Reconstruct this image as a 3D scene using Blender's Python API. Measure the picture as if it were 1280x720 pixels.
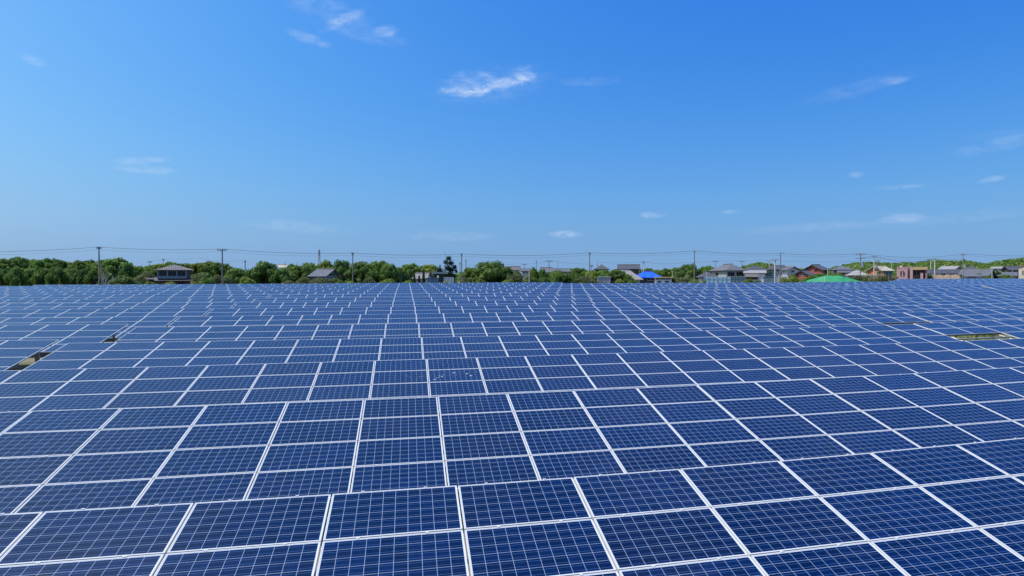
import bpy, bmesh, math, random
import numpy as np
from mathutils import Vector, Matrix
from math import radians as R, sin, cos, tan, atan, atan2, pi, hypot, sqrt

for o in list(bpy.data.objects): bpy.data.objects.remove(o)
S = bpy.context.scene
COL = S.collection

# ------------------------------------------------------------------ camera
F = 785.05; YAW = R(12.536); PITCH = R(-0.8574)
CAM = Vector((0, 0, 4.5))
FW = Vector((sin(YAW)*cos(PITCH), cos(YAW)*cos(PITCH), sin(PITCH)))
RT = Vector((cos(YAW), -sin(YAW), 0)); UP = RT.cross(FW)
cd = bpy.data.cameras.new('camera'); cam = bpy.data.objects.new('camera', cd); COL.objects.link(cam)
cam.location = CAM; cam.rotation_euler = (pi/2 + PITCH, 0, -YAW)
cd.sensor_width = 36; cd.lens = F/1280*36; cd.clip_start = .1; cd.clip_end = 6000
S.camera = cam

# ------------------------------------------------------------------ light
SUN_AZ, SUN_EL = R(-80), R(60)
S.view_settings.view_transform = 'Standard'; S.view_settings.look = 'None'
S.view_settings.gamma = 1; S.view_settings.use_curve_mapping = False
S.view_settings.exposure = 0.2
W = bpy.data.worlds.new('World'); S.world = W; W.use_nodes = True
SKY_STRENGTH = .087

def ray(x, y):                      # photo pixel (1280x720) -> direction with horizontal length 1
    d = FW + RT*((x-640)/F) + UP*((360-y)/F)
    return d/hypot(d.x, d.y)

def azi(x): d = ray(x, 340); return atan2(d.x, d.y)

class NT:                           # node helper
    def __init__(s, t): s.t = t; s.n = t.nodes; s.l = t.links
    def new(s, kind, **kw):
        n = s.n.new(kind)
        for k, v in kw.items(): setattr(n, k, v)
        return n
    def put(s, sock, v):
        if hasattr(v, 'is_output') or isinstance(v, bpy.types.NodeSocket): s.l.new(v, sock)
        else: sock.default_value = v
    def m(s, op, a, b=None, c=None, clamp=False):
        n = s.new('ShaderNodeMath', operation=op, use_clamp=clamp)
        for i, v in enumerate((a, b, c)):
            if v is not None: s.put(n.inputs[i], v)
        return n.outputs[0]
    def mix(s, f, a, b, mode='MIX'):
        n = s.new('ShaderNodeMix', data_type='RGBA', blend_type=mode)
        s.put(n.inputs[0], f); s.put(n.inputs[6], a); s.put(n.inputs[7], b)
        return n.outputs[2]
    def ramp(s, v, lo, hi, a=0., b=1., kind='SMOOTHSTEP'):
        n = s.new('ShaderNodeMapRange', interpolation_type=kind)
        s.put(n.inputs[0], v); s.put(n.inputs[1], lo); s.put(n.inputs[2], hi); s.put(n.inputs[3], a); s.put(n.inputs[4], b)
        return n.outputs[0]
    def noise(s, vec, scale, detail=4, rough=.5, dist=0.):
        n = s.new('ShaderNodeTexNoise'); n.inputs['Scale'].default_value = scale
        n.inputs['Detail'].default_value = detail; n.inputs['Roughness'].default_value = rough
        n.inputs['Distortion'].default_value = dist
        if vec is not None: s.l.new(vec, n.inputs['Vector'])
        return n.outputs['Fac']
    def comb(s, x, y, z):
        n = s.new('ShaderNodeCombineXYZ')
        for i, v in enumerate((x, y, z)): s.put(n.inputs[i], v)
        return n.outputs[0]

def build_world():
    t = NT(W.node_tree); W.node_tree.nodes.clear()
    out = t.new('ShaderNodeOutputWorld'); bg = t.new('ShaderNodeBackground'); t.l.new(bg.outputs[0], out.inputs[0])
    bg.inputs[1].default_value = SKY_STRENGTH
    sky = t.new('ShaderNodeTexSky', sky_type='NISHITA', sun_disc=False)
    sky.sun_elevation = SUN_EL; sky.sun_rotation = SUN_AZ
    sky.altitude = 0; sky.air_density = 1.5; sky.dust_density = 3.0; sky.ozone_density = 1.0
    gv = t.new('ShaderNodeTexCoord'); sz = t.new('ShaderNodeSeparateXYZ'); t.l.new(gv.outputs['Generated'], sz.inputs[0])
    t.l.new(t.comb(sz.outputs[0], sz.outputs[1], t.m('ADD', t.m('MAXIMUM', sz.outputs[2], 0.), .05)), sky.inputs[0])
    sp = t.new('ShaderNodeSeparateColor'); t.l.new(sky.outputs[0], sp.inputs[0])
    # camera-like colour response: deeper, more saturated blue
    cb = t.new('ShaderNodeCombineColor')
    for i, (g, k) in enumerate(SKY_CURVE):
        t.l.new(t.m('MINIMUM', t.m('MULTIPLY', t.m('POWER', sp.outputs[i], g), k), 10.), cb.inputs[i])
    hz = t.m('MULTIPLY', t.m('POWER', 2.718, t.m('MULTIPLY', t.m('MAXIMUM', sz.outputs[2], 0.), -12.)), .68)
    col = t.mix(hz, cb.outputs[0], (2.95, 4.95, 7.35, 1))
    tc = t.new('ShaderNodeTexCoord'); sx = t.new('ShaderNodeSeparateXYZ'); t.l.new(tc.outputs['Generated'], sx.inputs[0])
    az = t.m('ARCTAN2', sx.outputs[0], sx.outputs[1]); el = t.m('ARCSINE', sx.outputs[2])
    v = t.comb(t.m('MULTIPLY', az, 22.), t.m('MULTIPLY', el, 60.), 0.)
    n1 = t.noise(v, 1.0, 7, .62, .9)
    v2 = t.comb(t.m('MULTIPLY', az, 60.), t.m('MULTIPLY', el, 110.), 3.)
    n2 = t.noise(v2, 1.0, 6, .6, 1.4)
    nn = t.m('ADD', t.m('MULTIPLY', n1, .72), t.m('MULTIPLY', n2, .28))
    tot = None
    # px centre, half width, half height (photo px), tilt deg, strength
    for (px, py, hw, hh, tilt, st) in CLOUDS:
        d = ray(px, py); a0 = atan2(d.x, d.y); e0 = atan(d.z)
        th = atan((px-640)/F); k = cos(th)**2/F
        da = t.m('SUBTRACT', az, a0); de = t.m('SUBTRACT', el, e0)
        ct, s_ = cos(R(tilt)), sin(R(tilt))
        p = t.m('MULTIPLY', t.m('ADD', t.m('MULTIPLY', da, ct), t.m('MULTIPLY', de, s_)), 1/(hw*k))
        q = t.m('MULTIPLY', t.m('SUBTRACT', t.m('MULTIPLY', de, ct), t.m('MULTIPLY', da, s_)), 1/(hh*k))
        r2 = t.m('ADD', t.m('MULTIPLY', p, p), t.m('MULTIPLY', q, q))
        mk = t.ramp(r2, 1.7, 0.)
        # noise threshold falls toward the middle
        w = t.ramp(t.m('ADD', nn, t.m('MULTIPLY', mk, .15)), .44, .90)
        w = t.m('MULTIPLY', t.m('MULTIPLY', w, mk), st)
        tot = w if tot is None else t.m('ADD', tot, w)
    # thin veil of wisps in general
    tot = t.m('MINIMUM', tot, .8)
    col = t.mix(tot, col, CLOUD_COL)
    t.l.new(col, bg.inputs[0])

SKY_CURVE = [(2.3424, .092), (1.4615, .525), (.5827, 3.45)]
CLOUD_COL = (6.4, 7.8, 9.9, 1)
CLOUDS = [(584, 115, 34, 6.5, -2, 0.75), (625, 106, 40, 8, 10, 0.62), (655, 94, 13, 14, 50, 0.45), (577, 100, 22, 12, 0, 0.22), (612, 98, 16, 5, -20, 0.35), (615, 106, 75, 22, 8, 0.18), (482, 39, 17, 7, 8, 0.36), (430, 24, 34, 7, 28, 0.34), (455, 42, 60, 10, -8, 0.16), (385, 48, 28, 7, -12, 0.36), (405, 10, 60, 14, -10, 0.22), (42, 75, 18, 9, -10, 0.3), (175, 201, 40, 6, 8, 0.4), (180, 212, 44, 7, 0, 0.37), (370, 283, 68, 9, -4, 0.24), (560, 296, 60, 7, 0, 0.22), (706, 293, 22, 5, 0, 0.54), (817, 268, 18, 5, 0, 0.54), (915, 265, 14, 3, 0, 0.3), (1010, 284, 110, 7, 2, 0.15), (1125, 272, 30, 9, 0, 0.34), (1200, 272, 130, 10, 4, 0.11), (1245, 182, 60, 12, 6, 0.17), (1250, 170, 50, 10, 0, 0.1), (1120, 234, 34, 4, 0, 0.3), (1240, 224, 20, 5, 8, 0.3), (1070, 218, 10, 5, 0, 0.3), (1070, 112, 80, 12, 8, 0.11), (1117, 100, 18, 7, 0, 0.25), (735, 102, 40, 6, 0, 0.15)]
build_world()
ld = bpy.data.lights.new('sun', 'SUN'); ld.energy = 4.5; ld.angle = R(.53); ld.color = (1, .945, .85)
sun = bpy.data.objects.new('sun', ld); COL.objects.link(sun)
sd = Vector((sin(SUN_AZ)*cos(SUN_EL), cos(SUN_AZ)*cos(SUN_EL), sin(SUN_EL)))
sun.rotation_euler = sd.to_track_quat('Z', 'Y').to_euler()
sun.location = (-40, -20, 60)

# ------------------------------------------------------------------ helpers
def tag(o, label=None, cat=None, group=None, kind=None):
    if label: o['label'] = label
    if cat: o['category'] = cat
    if group: o['group'] = group
    if kind: o['kind'] = kind
    return o
def empty(name, loc, rz=0.):
    o = bpy.data.objects.new(name, None); COL.objects.link(o)
    o.location = loc; o.rotation_euler = (0, 0, rz); o.empty_display_size = .3
    return o
class MB:
    def __init__(s): s.v = []; s.f = []; s.mi = []; s.uv = {}
    def quad(s, a, b, c, d, m=0):
        n = len(s.v); s.v += [tuple(a), tuple(b), tuple(c), tuple(d)]; s.f.append((n, n+1, n+2, n+3)); s.mi.append(m); return len(s.f)-1
    def poly(s, pts, m=0):
        n = len(s.v); s.v += [tuple(p) for p in pts]; s.f.append(tuple(range(n, n+len(pts)))); s.mi.append(m)
    def box(s, x0, y0, z0, x1, y1, z1, m=0, M=None):
        n = len(s.v)
        P = [(x0,y0,z0),(x1,y0,z0),(x1,y1,z0),(x0,y1,z0),(x0,y0,z1),(x1,y0,z1),(x1,y1,z1),(x0,y1,z1)]
        if M is not None: P = [tuple(M @ Vector(p)) for p in P]
        s.v += P
        for f in ((0,3,2,1),(4,5,6,7),(0,1,5,4),(1,2,6,5),(2,3,7,6),(3,0,4,7)):
            s.f.append(tuple(n+i for i in f)); s.mi.append(m)
    def tube(s, pts, rad, seg=6, m=0, cap=True):
        pts = [Vector(p) for p in pts]; n0 = len(s.v)
        rads = rad if isinstance(rad, (list, tuple)) else [rad]*len(pts)
        for i, p in enumerate(pts):
            a = pts[max(0, i-1)]; b = pts[min(len(pts)-1, i+1)]
            d = (b-a).normalized(); ref = Vector((0,0,1)) if abs(d.z) < .9 else Vector((1,0,0))
            e1 = d.cross(ref).normalized(); e2 = d.cross(e1)
            for k in range(seg):
                t = 2*pi*k/seg; s.v.append(tuple(p + rads[i]*(cos(t)*e1 + sin(t)*e2)))
        for i in range(len(pts)-1):
            for k in range(seg):
                a = n0+i*seg+k; b = n0+i*seg+(k+1) % seg
                s.f.append((a, b, b+seg, a+seg)); s.mi.append(m)
        if cap:
            s.f.append(tuple(n0+k for k in range(seg))[::-1]); s.mi.append(m)
            s.f.append(tuple(n0+(len(pts)-1)*seg+k for k in range(seg))); s.mi.append(m)
    def mesh(s, name, mats, smooth=False):
        me = bpy.data.meshes.new(name); me.from_pydata(s.v, [], s.f)
        for m in (mats if isinstance(mats, (list, tuple)) else [mats]): me.materials.append(m)
        if len(me.materials) > 1: me.polygons.foreach_set('material_index', s.mi)
        if s.uv:
            ul = me.uv_layers.new(name='UVMap')
            for fi, uvs in s.uv.items():
                for li, uv in zip(me.polygons[fi].loop_indices, uvs): ul.data[li].uv = uv
        if smooth: me.polygons.foreach_set('use_smooth', [True]*len(me.polygons))
        me.update(); return me
    def build(s, name, mats, parent=None, smooth=False, loc=None):
        return link(name, s.mesh(name, mats, smooth), parent, loc)
def link(name, me, parent=None, loc=None, rot=None):
    o = bpy.data.objects.new(name, me); COL.objects.link(o)
    if parent is not None: o.parent = parent
    if loc is not None: o.location = loc
    if rot is not None: o.rotation_euler = rot
    return o
def copy_tree(o, parent=None):
    c = o.copy(); COL.objects.link(c); c.parent = parent
    for ch in o.children: copy_tree(ch, c)
    return c

# ------------------------------------------------------------------ materials
def mat(name, col, rough=.7, metal=0., var=.0, scale=3., spec=.5, bump=0., bscale=30.):
    m = bpy.data.materials.new(name); m.use_nodes = True; t = NT(m.node_tree); b = t.n['Principled BSDF']
    b.inputs['Roughness'].default_value = rough; b.inputs['Metallic'].default_value = metal
    b.inputs['Specular IOR Level'].default_value = spec
    c = (*col, 1)
    if var:
        tc = t.new('ShaderNodeTexCoord'); n = t.noise(tc.outputs['Object'], scale, 5, .6)
        k = t.ramp(n, .3, .7, 1-var, 1+var, 'LINEAR')
        mx = t.mix(1., c, t.comb(k, k, k), 'MULTIPLY'); t.l.new(mx, b.inputs['Base Color'])
    else: b.inputs['Base Color'].default_value = c
    if bump:
        tc = t.new('ShaderNodeTexCoord'); n = t.noise(tc.outputs['Object'], bscale, 5, .6)
        bp = t.new('ShaderNodeBump'); bp.inputs['Strength'].default_value = bump; t.l.new(n, bp.inputs['Height']); t.l.new(bp.outputs[0], b.inputs['Normal'])
    return m
def tile_mat(name, col, rowpitch=.28, colpitch=.3, rough=.55, var=.2):
    """roof tiles / corrugated sheets: courses follow the object's slope coordinate (uv in metres)"""
    m = bpy.data.materials.new(name); m.use_nodes = True; t = NT(m.node_tree); b = t.n['Principled BSDF']
    tc = t.new('ShaderNodeTexCoord'); sx = t.new('ShaderNodeSeparateXYZ'); t.l.new(tc.outputs['UV'], sx.inputs[0])
    fu = t.m('FRACT', t.m('DIVIDE', sx.outputs[0], colpitch)); fv = t.m('FRACT', t.m('DIVIDE', sx.outputs[1], rowpitch))
    h = t.m('ADD', t.m('SINE', t.m('MULTIPLY', fu, 2*pi)), t.m('MULTIPLY', fv, -1.2))
    n = t.noise(tc.outputs['Object'], 1.3, 6, .65); k = t.ramp(n, .3, .7, 1-var, 1+var, 'LINEAR')
    groove = t.ramp(fv, .0, .12, .6, 1.)
    k = t.m('MULTIPLY', k, groove)
    t.l.new(t.mix(1., (*col, 1), t.comb(k, k, k), 'MULTIPLY'), b.inputs['Base Color'])
    bp = t.new('ShaderNodeBump'); bp.inputs['Strength'].default_value = .6; bp.inputs['Distance'].default_value = .04
    t.l.new(h, bp.inputs['Height']); t.l.new(bp.outputs[0], b.inputs['Normal'])
    b.inputs['Roughness'].default_value = rough
    return m
def leaf_mat(name, c1, c2, c3):
    m = bpy.data.materials.new(name); m.use_nodes = True; t = NT(m.node_tree); b = t.n['Principled BSDF']
    tc = t.new('ShaderNodeTexCoord'); oi = t.new('ShaderNodeObjectInfo'); g = t.new('ShaderNodeNewGeometry')
    n = t.noise(tc.outputs['Object'], .55, 4, .6)
    c = t.mix(t.ramp(n, .35, .62), (*c1, 1), (*c2, 1))
    c = t.mix(t.ramp(g.outputs['Random Per Island'], .72, 1.), c, (*c3, 1))
    hs = t.new('ShaderNodeHueSaturation')
    t.put(hs.inputs['Hue'], t.ramp(oi.outputs['Random'], 0., 1., .485, .515, 'LINEAR'))
    t.put(hs.inputs['Value'], t.ramp(t.m('FRACT', t.m('MULTIPLY', oi.outputs['Random'], 7.3)), 0., 1., .8, 1.2, 'LINEAR'))
    t.l.new(c, hs.inputs['Color']); t.l.new(hs.outputs[0], b.inputs['Base Color'])
    b.inputs['Roughness'].default_value = .55; b.inputs['Specular IOR Level'].default_value = .3
    tr = t.new('ShaderNodeBsdfTranslucent'); t.l.new(hs.outputs[0], tr.inputs[0])
    ms = t.new('ShaderNodeMixShader'); ms.inputs[0].default_value = .5
    t.l.new(b.outputs[0], ms.inputs[1]); t.l.new(tr.outputs[0], ms.inputs[2]); t.l.new(ms.outputs[0], t.n['Material Output'].inputs[0])
    return m

PW, PH = 1.675, 1.005            # module pitch
MW, MH = 1.653, .985             # module size
def glass_mat():
    m = bpy.data.materials.new('polycrystalline_cells'); m.use_nodes = True; t = NT(m.node_tree); b = t.n['Principled BSDF']
    tc = t.new('ShaderNodeTexCoord'); sx = t.new('ShaderNodeSeparateXYZ'); t.l.new(tc.outputs['UV'], sx.inputs[0])
    oi = t.new('ShaderNodeObjectInfo')
    pu = t.m('FRACT', sx.outputs[0]); pv = t.m('FRACT', sx.outputs[1])
    pid = t.comb(t.m('FLOOR', sx.outputs[0]), t.m('FLOOR', sx.outputs[1]), t.m('MULTIPLY', oi.outputs['Random'], 91.7))
    gw, gh = MW-.024, MH-.024; mx, my = .0115, .009
    cw, ch = (gw-2*mx)/10, (gh-2*my)/6
    X = t.m('DIVIDE', t.m('SUBTRACT', t.m('MULTIPLY', pu, gw), mx), cw)
    Y = t.m('DIVIDE', t.m('SUBTRACT', t.m('MULTIPLY', pv, gh), my), ch)
    fx, fy = t.m('FRACT', X), t.m('FRACT', Y)
    def near_edge(fr, half):      # 1 on the line between cells
        return t.m('GREATER_THAN', t.m('ABSOLUTE', t.m('SUBTRACT', fr, .5)), .5-half)
    gap = t.m('MAXIMUM', near_edge(fx, .0023/cw), near_edge(fy, .0024/ch))
    out = t.m('MAXIMUM', t.m('MAXIMUM', t.m('LESS_THAN', X, 0.), t.m('GREATER_THAN', X, 10.)), t.m('MAXIMUM', t.m('LESS_THAN', Y, 0.), t.m('GREATER_THAN', Y, 6.)))
    bus = t.m('LESS_THAN', t.m('ABSOLUTE', t.m('SUBTRACT', t.m('FRACT', t.m('MULTIPLY', fy, 2.)), .5)), .0018/ch*2)
    cid = t.new('ShaderNodeTexWhiteNoise'); cid.noise_dimensions = '3D'
    va = t.new('ShaderNodeVectorMath', operation='ADD'); t.l.new(pid, va.inputs[0])
    t.l.new(t.comb(t.m('MULTIPLY', t.m('FLOOR', X), .137), t.m('MULTIPLY', t.m('FLOOR', Y), .171), 0.), va.inputs[1])
    t.l.new(va.outputs[0], cid.inputs['Vector'])
    pn = t.new('ShaderNodeTexWhiteNoise'); pn.noise_dimensions = '3D'; t.l.new(pid, pn.inputs['Vector'])
    vo = t.new('ShaderNodeTexVoronoi'); vo.inputs['Scale'].default_value = 42
    t.l.new(t.comb(t.m('MULTIPLY', sx.outputs[0], gw), t.m('MULTIPLY', sx.outputs[1], gh), 0.), vo.inputs['Vector'])
    vs = t.new('ShaderNodeSeparateColor'); t.l.new(vo.outputs['Color'], vs.inputs[0])
    k = t.ramp(cid.outputs['Value'], 0., 1., .74, 1.26, 'LINEAR')
    k = t.m('MULTIPLY', k, t.ramp(pn.outputs['Value'], 0., 1., .90, 1.10, 'LINEAR'))
    k = t.m('MULTIPLY', k, t.ramp(vs.outputs[0], 0., 1., .78, 1.26, 'LINEAR'))
    cell = t.mix(pn.outputs['Value'], CELL_A, CELL_B)
    cell = t.mix(1., cell, t.comb(k, k, k), 'MULTIPLY')
    c = t.mix(bus, cell, (.05, .12, .30, 1)); c = t.mix(gap, c, (.28, .36, .50, 1)); c = t.mix(out, c, (.52, .57, .64, 1))
    # a thin film of dust, in uneven patches
    geo = t.new('ShaderNodeNewGeometry'); dn = t.noise(geo.outputs['Position'], .35, 6, .65)
    c = t.mix(t.ramp(dn, .4, .8, .0, .018), c, (.45, .44, .40, 1))
    t.l.new(c, b.inputs['Base Color'])
    b.inputs['Roughness'].default_value = .07; b.inputs['IOR'].default_value = 1.45
    return m
CELL_A = (.0006, .0060, .036, 1); CELL_B = (.0010, .0080, .044, 1)
GLASS = glass_mat()
ALU = mat('anodised_aluminium', (.55, .56, .56), .4, .0)
BACK = mat('white_backsheet', (.7, .7, .7), .6)
DROP = mat('dried_dropping', (.30, .33, .38), .8)
STEEL = mat('galvanised_steel', (.38, .38, .36), .5, .5, .2, 6)
CONC = mat('concrete', (.36, .35, .32), .85, 0, .2, 4)
POLEC = mat('weathered_concrete_pole', (.20, .19, .17), .85, 0, .2, 2)
POLEL = mat('pale_concrete_pole', (.52, .51, .48), .8, 0, .15, 2)
DARKMETAL = mat('dark_metal', (.06, .06, .065), .5, .4)
PORC = mat('porcelain', (.28, .28, .28), .4)
WIRE = mat('cable_sheath', (.03, .03, .035), .6)
GLAZ = mat('window_glass', (.010, .013, .017), .08, 0, 0, 1, .3)
WFRAME = mat('window_frame', (.55, .55, .54), .5)
DFRAME = mat('dark_window_frame', (.10, .085, .07), .5)
BARK = mat('bark', (.085, .065, .045), .9, 0, .35, 6)
PALEBARK = mat('pale_bark', (.46, .43, .37), .9, 0, .3, 6)

# ------------------------------------------------------------------ ground
ROWS = [  # Y of top edge, top z (relative to the camera), x of module column 0, slope along x, tilt, sag
 (8.6152, -2.860, 1.1414, -.0046, .2266, .0015), (14.8025, -2.7761, 1.489, -.0016, .2272, .0006), (20.927, -2.6679, 1.7516, .0014, .2299, .0002),
 (27.0684, -2.5117, 2.0535, -.0013, .2072, .0003), (33.1623, -2.344, 2.3652, 0., .212, .0002), (39.3004, -2.176, 2.6513, .0008, .212, .0001),
 (45.4902, -2.009, 2.9872, .0015, .212, .0001), (51.6448, -1.8601, 3.3153, .0001, .212, .0001), (57.7906, -1.6974, 3.5994, .0009, .212, .0001),
 (63.9454, -1.5354, 3.9176, .0014, .212, .0001), (70.1104, -1.4075, 4.2056, .0007, .212, 0.)]
SKEW = .0528                     # the columns of modules run a few degrees off square to the rows
ZF = [-1.312, -1.2007, -1.099, -.994, -.865, -.738, -.62, -.51, -.40]
for i, z in enumerate(ZF):
    ROWS.append((70.1104+6.17*(i+1), z, 4.2056+.318*(i+1), .0029*min(1, (i+1)/3), .212, 0.))
def row_z(r, u):
    Y, z, x0, s, ph, q = ROWS[r]
    return CAM.z + z + s*u + q*u*u
GFAR = 1.0
TY = np.array([-60]+[r[0] for r in ROWS[:17]]); TZ = np.array([ROWS[0][1]]+[r[1] for r in ROWS[:17]]) + CAM.z - 1.62
def gz(x, y):
    z = float(np.interp(y, TY, TZ))
    s = .0029*min(1, max(0, (y-64)/18)); z += s*x
    yend = 113 if x < 100 else 131
    t = min(1, max(0, (y-yend)/12)); t = t*t*(3-2*t)
    z = z*(1-t) + GFAR*t
    d = hypot(x, y)
    return z + .06*sin(x*.31+1.3)*sin(y*.27)*min(1, y/40 if y > 0 else 0)

def make_ground():
    xs = sorted(set([-3000, -1500, -800, -500, -350, -260, -200]+list(range(-160, 260, 4))+[280, 320, 380, 450, 600, 900, 1500, 3000]))
    ys = sorted(set([-3000, -1200, -400, -150, -60, -30]+list(range(-20, 152, 4))+[160, 175, 200, 230, 260, 300, 400, 550, 800, 1200, 2000, 3500]))
    v = [(x, y, gz(x, y)) for y in ys for x in xs]; nx = len(xs)
    f = [(j*nx+i, j*nx+i+1, (j+1)*nx+i+1, (j+1)*nx+i) for j in range(len(ys)-1) for i in range(nx-1)]
    me = bpy.data.meshes.new('ground'); me.from_pydata(v, [], f)
    m = bpy.data.materials.new('sandy_soil'); m.use_nodes = True; t = NT(m.node_tree); b = t.n['Principled BSDF']
    g = t.new('ShaderNodeNewGeometry')
    n1 = t.noise(g.outputs['Position'], .22, 6, .6); n2 = t.noise(g.outputs['Position'], 6., 5, .7)
    c = t.mix(n2, (.25, .215, .15, 1), (.09, .078, .055, 1))
    c = t.mix(t.ramp(n1, .5, .62), c, (.07, .10, .03, 1))
    t.l.new(c, b.inputs['Base Color']); b.inputs['Roughness'].default_value = .95
    bp = t.new('ShaderNodeBump'); bp.inputs['Strength'].default_value = .5; t.l.new(n2, bp.inputs['Height']); t.l.new(bp.outputs[0], b.inputs['Normal'])
    me.materials.append(m); me.polygons.foreach_set('use_smooth', [True]*len(f))
    return tag(link('ground', me), kind='structure')
make_ground()

# ------------------------------------------------------------------ solar tables
FD, FWD = .040, .012             # frame depth, lip width
def panel_glass(mb, ox=0., oy=0., oz=0., uv0=(0, 0), under=True, M=None):
    def P(x, y, z):
        p = Vector((ox+x+SKEW*y, oy+y, oz+z)); return tuple(M @ p) if M is not None else tuple(p)
    i = FWD
    k = mb.quad(P(i, -MH+i, -.003), P(MW-i, -MH+i, -.003), P(MW-i, -i, -.003), P(i, -i, -.003), 0)
    a, b = uv0; mb.uv[k] = [(a, b), (a+.9999, b), (a+.9999, b+.9999), (a, b+.9999)]
    if under: mb.quad(P(i, -i, -.009), P(MW-i, -i, -.009), P(MW-i, -MH+i, -.009), P(i, -MH+i, -.009), 2)
def panel_frame(mb, ox=0., oy=0., oz=0., m=1, M=None):
    T = Matrix.Translation((ox, oy, oz)) @ Matrix(((1, SKEW, 0, 0), (0, 1, 0, 0), (0, 0, 1, 0), (0, 0, 0, 1))); T = (M @ T) if M is not None else T
    i = FWD
    mb.box(0, -MH, -FD, MW, -MH+i, 0, m, T); mb.box(0, -i, -FD, MW, 0, 0, m, T)
    mb.box(0, -MH+i, -FD, i, -i, 0, m, T); mb.box(MW-i, -MH+i, -FD, MW, -i, 0, m, T)
a = MB(); panel_glass(a); ME_GLASS = a.mesh('solar_panel', [GLASS, ALU, BACK])
a = MB(); panel_frame(a, m=0); ME_FRAME = a.mesh('frame', [ALU])
a = MB(); panel_glass(a); panel_frame(a); ME_PANEL = a.mesh('solar_panel', [GLASS, ALU, BACK])
a = MB(); a.box(-.02, -.010, 0, .02, .014, .006); a.tube([(0, .003, .006), (0, .003, .011)], .006, 6); ME_CLAMP = a.mesh('clamp', [ALU])
PANEL_ROWS, FRAME_ROWS, CLAMP_ROWS = 10, 3, 2

ORD = ['first', 'second', 'third', 'fourth', 'fifth', 'sixth', 'seventh', 'eighth', 'ninth', 'tenth', 'eleventh', 'twelfth', 'thirteenth',
       'fourteenth', 'fifteenth', 'sixteenth', 'seventeenth', 'eighteenth', 'nineteenth', 'twentieth']
rng = random.Random(4)
def post_mesh(h):
    mb = MB(); mb.box(-.04, -.04, -h, .04, .04, 0); mb.box(-.09, -.09, -h-.02, .09, .09, -h+.03)
    return mb
def make_table(r, k0, k1, label, dz=0., dx=0., skip=()):
    Y, z, x0, s, ph, q = ROWS[r]
    cph, sph = cos(ph), sin(ph)
    ua, ub = x0+k0*PW+dx, x0+k1*PW+dx
    um = (ua+ub)/2
    base = Vector((um, Y-2*PH*cph, gz(um, Y-2*PH*cph)))
    root = empty('solar_table', base)
    tag(root, label, 'solar array', 'tables of solar panels standing in rows')
    def pos(u, d, lift=0.): # a point of the module plane: u along the row, d down the slope
        return Vector((u-SKEW*d, Y-d*cph-lift*sph, row_z(r, u)+dz-d*sph+lift*cph))-base
    big = MB()
    for k in range(k0, k1):
        u = x0+k*PW+dx+.01; roll = -atan(s+2*q*(u+.8))
        jit = rng.uniform(-.004, .004)
        for j in range(4):
            if (k, j) in skip: continue
            p = pos(u, j*PH+.010); p.z += jit
            if r < PANEL_ROWS:
                rot = (ph+rng.uniform(-.0025, .0025), roll+rng.uniform(-.0015, .0015), 0)
                o = link('solar_panel', ME_GLASS if r < FRAME_ROWS else ME_PANEL, root, p, rot)
                if r < FRAME_ROWS: link('frame', ME_FRAME, o)
                if r < CLAMP_ROWS:
                    for t in (.25, .75): link('clamp', ME_CLAMP, o, (MW*t+rng.uniform(-.02, .02), 0, 0))
            else:
                M = Matrix.Translation(p) @ Matrix.Rotation(roll, 4, 'Y') @ Matrix.Rotation(ph+rng.uniform(-.003, .003), 4, 'X')
                panel_glass(big, uv0=(k, j), M=M); panel_frame(big, M=M)
    if big.f: big.build('solar_panels', [GLASS, ALU, BACK], root)
    # purlins under the modules
    n = max(2, (k1-k0)//4)
    for d in (.5, 1.5, 2.55, 3.55):
        mb = MB()
        pts = [pos(ua+.04+(ub-ua-.08)*i/n, d, -.075) for i in range(n+1)]
        w = Vector((0, -cph*.025, -sph*.025)); h = Vector((0, -sph*.03, cph*.03))
        for i in range(n):
            A, B = pts[i], pts[i+1]
            c = [A-w-h, A+w-h, A+w+h, A-w+h, B-w-h, B+w-h, B+w+h, B-w+h]
            m0 = len(mb.v); mb.v += [tuple(x) for x in c]
            for f in ((0, 1, 5, 4), (1, 2, 6, 5), (2, 3, 7, 6), (3, 0, 4, 7)) + (((0, 3, 2, 1),) if i == 0 else ()) + (((4, 5, 6, 7),) if i == n-1 else ()):
                mb.f.append(tuple(m0+x for x in f)); mb.mi.append(0)
        mb.build('purlin', STEEL, root)
    us = [ua+.35, ub-.35]
    if r <= 5: us += [ua+.35+(ub-ua-.7)*i/max(1, round((ub-ua)/3.3)) for i in range(1, max(1, round((ub-ua)/3.3)))]
    for u in us:
        for d in (.75, 3.3):
            p = pos(u, d, -.11); g = gz(u, Y-d*cph)-base.z
            post_mesh(max(.25, p.z-g)).build('support_post', STEEL, root, loc=p)
        mb = MB(); A, B = pos(u, .2, -.125), pos(u, 3.85, -.125); mb.tube([A, B], .03, 4); mb.build('rafter', STEEL, root)
    return root

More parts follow.
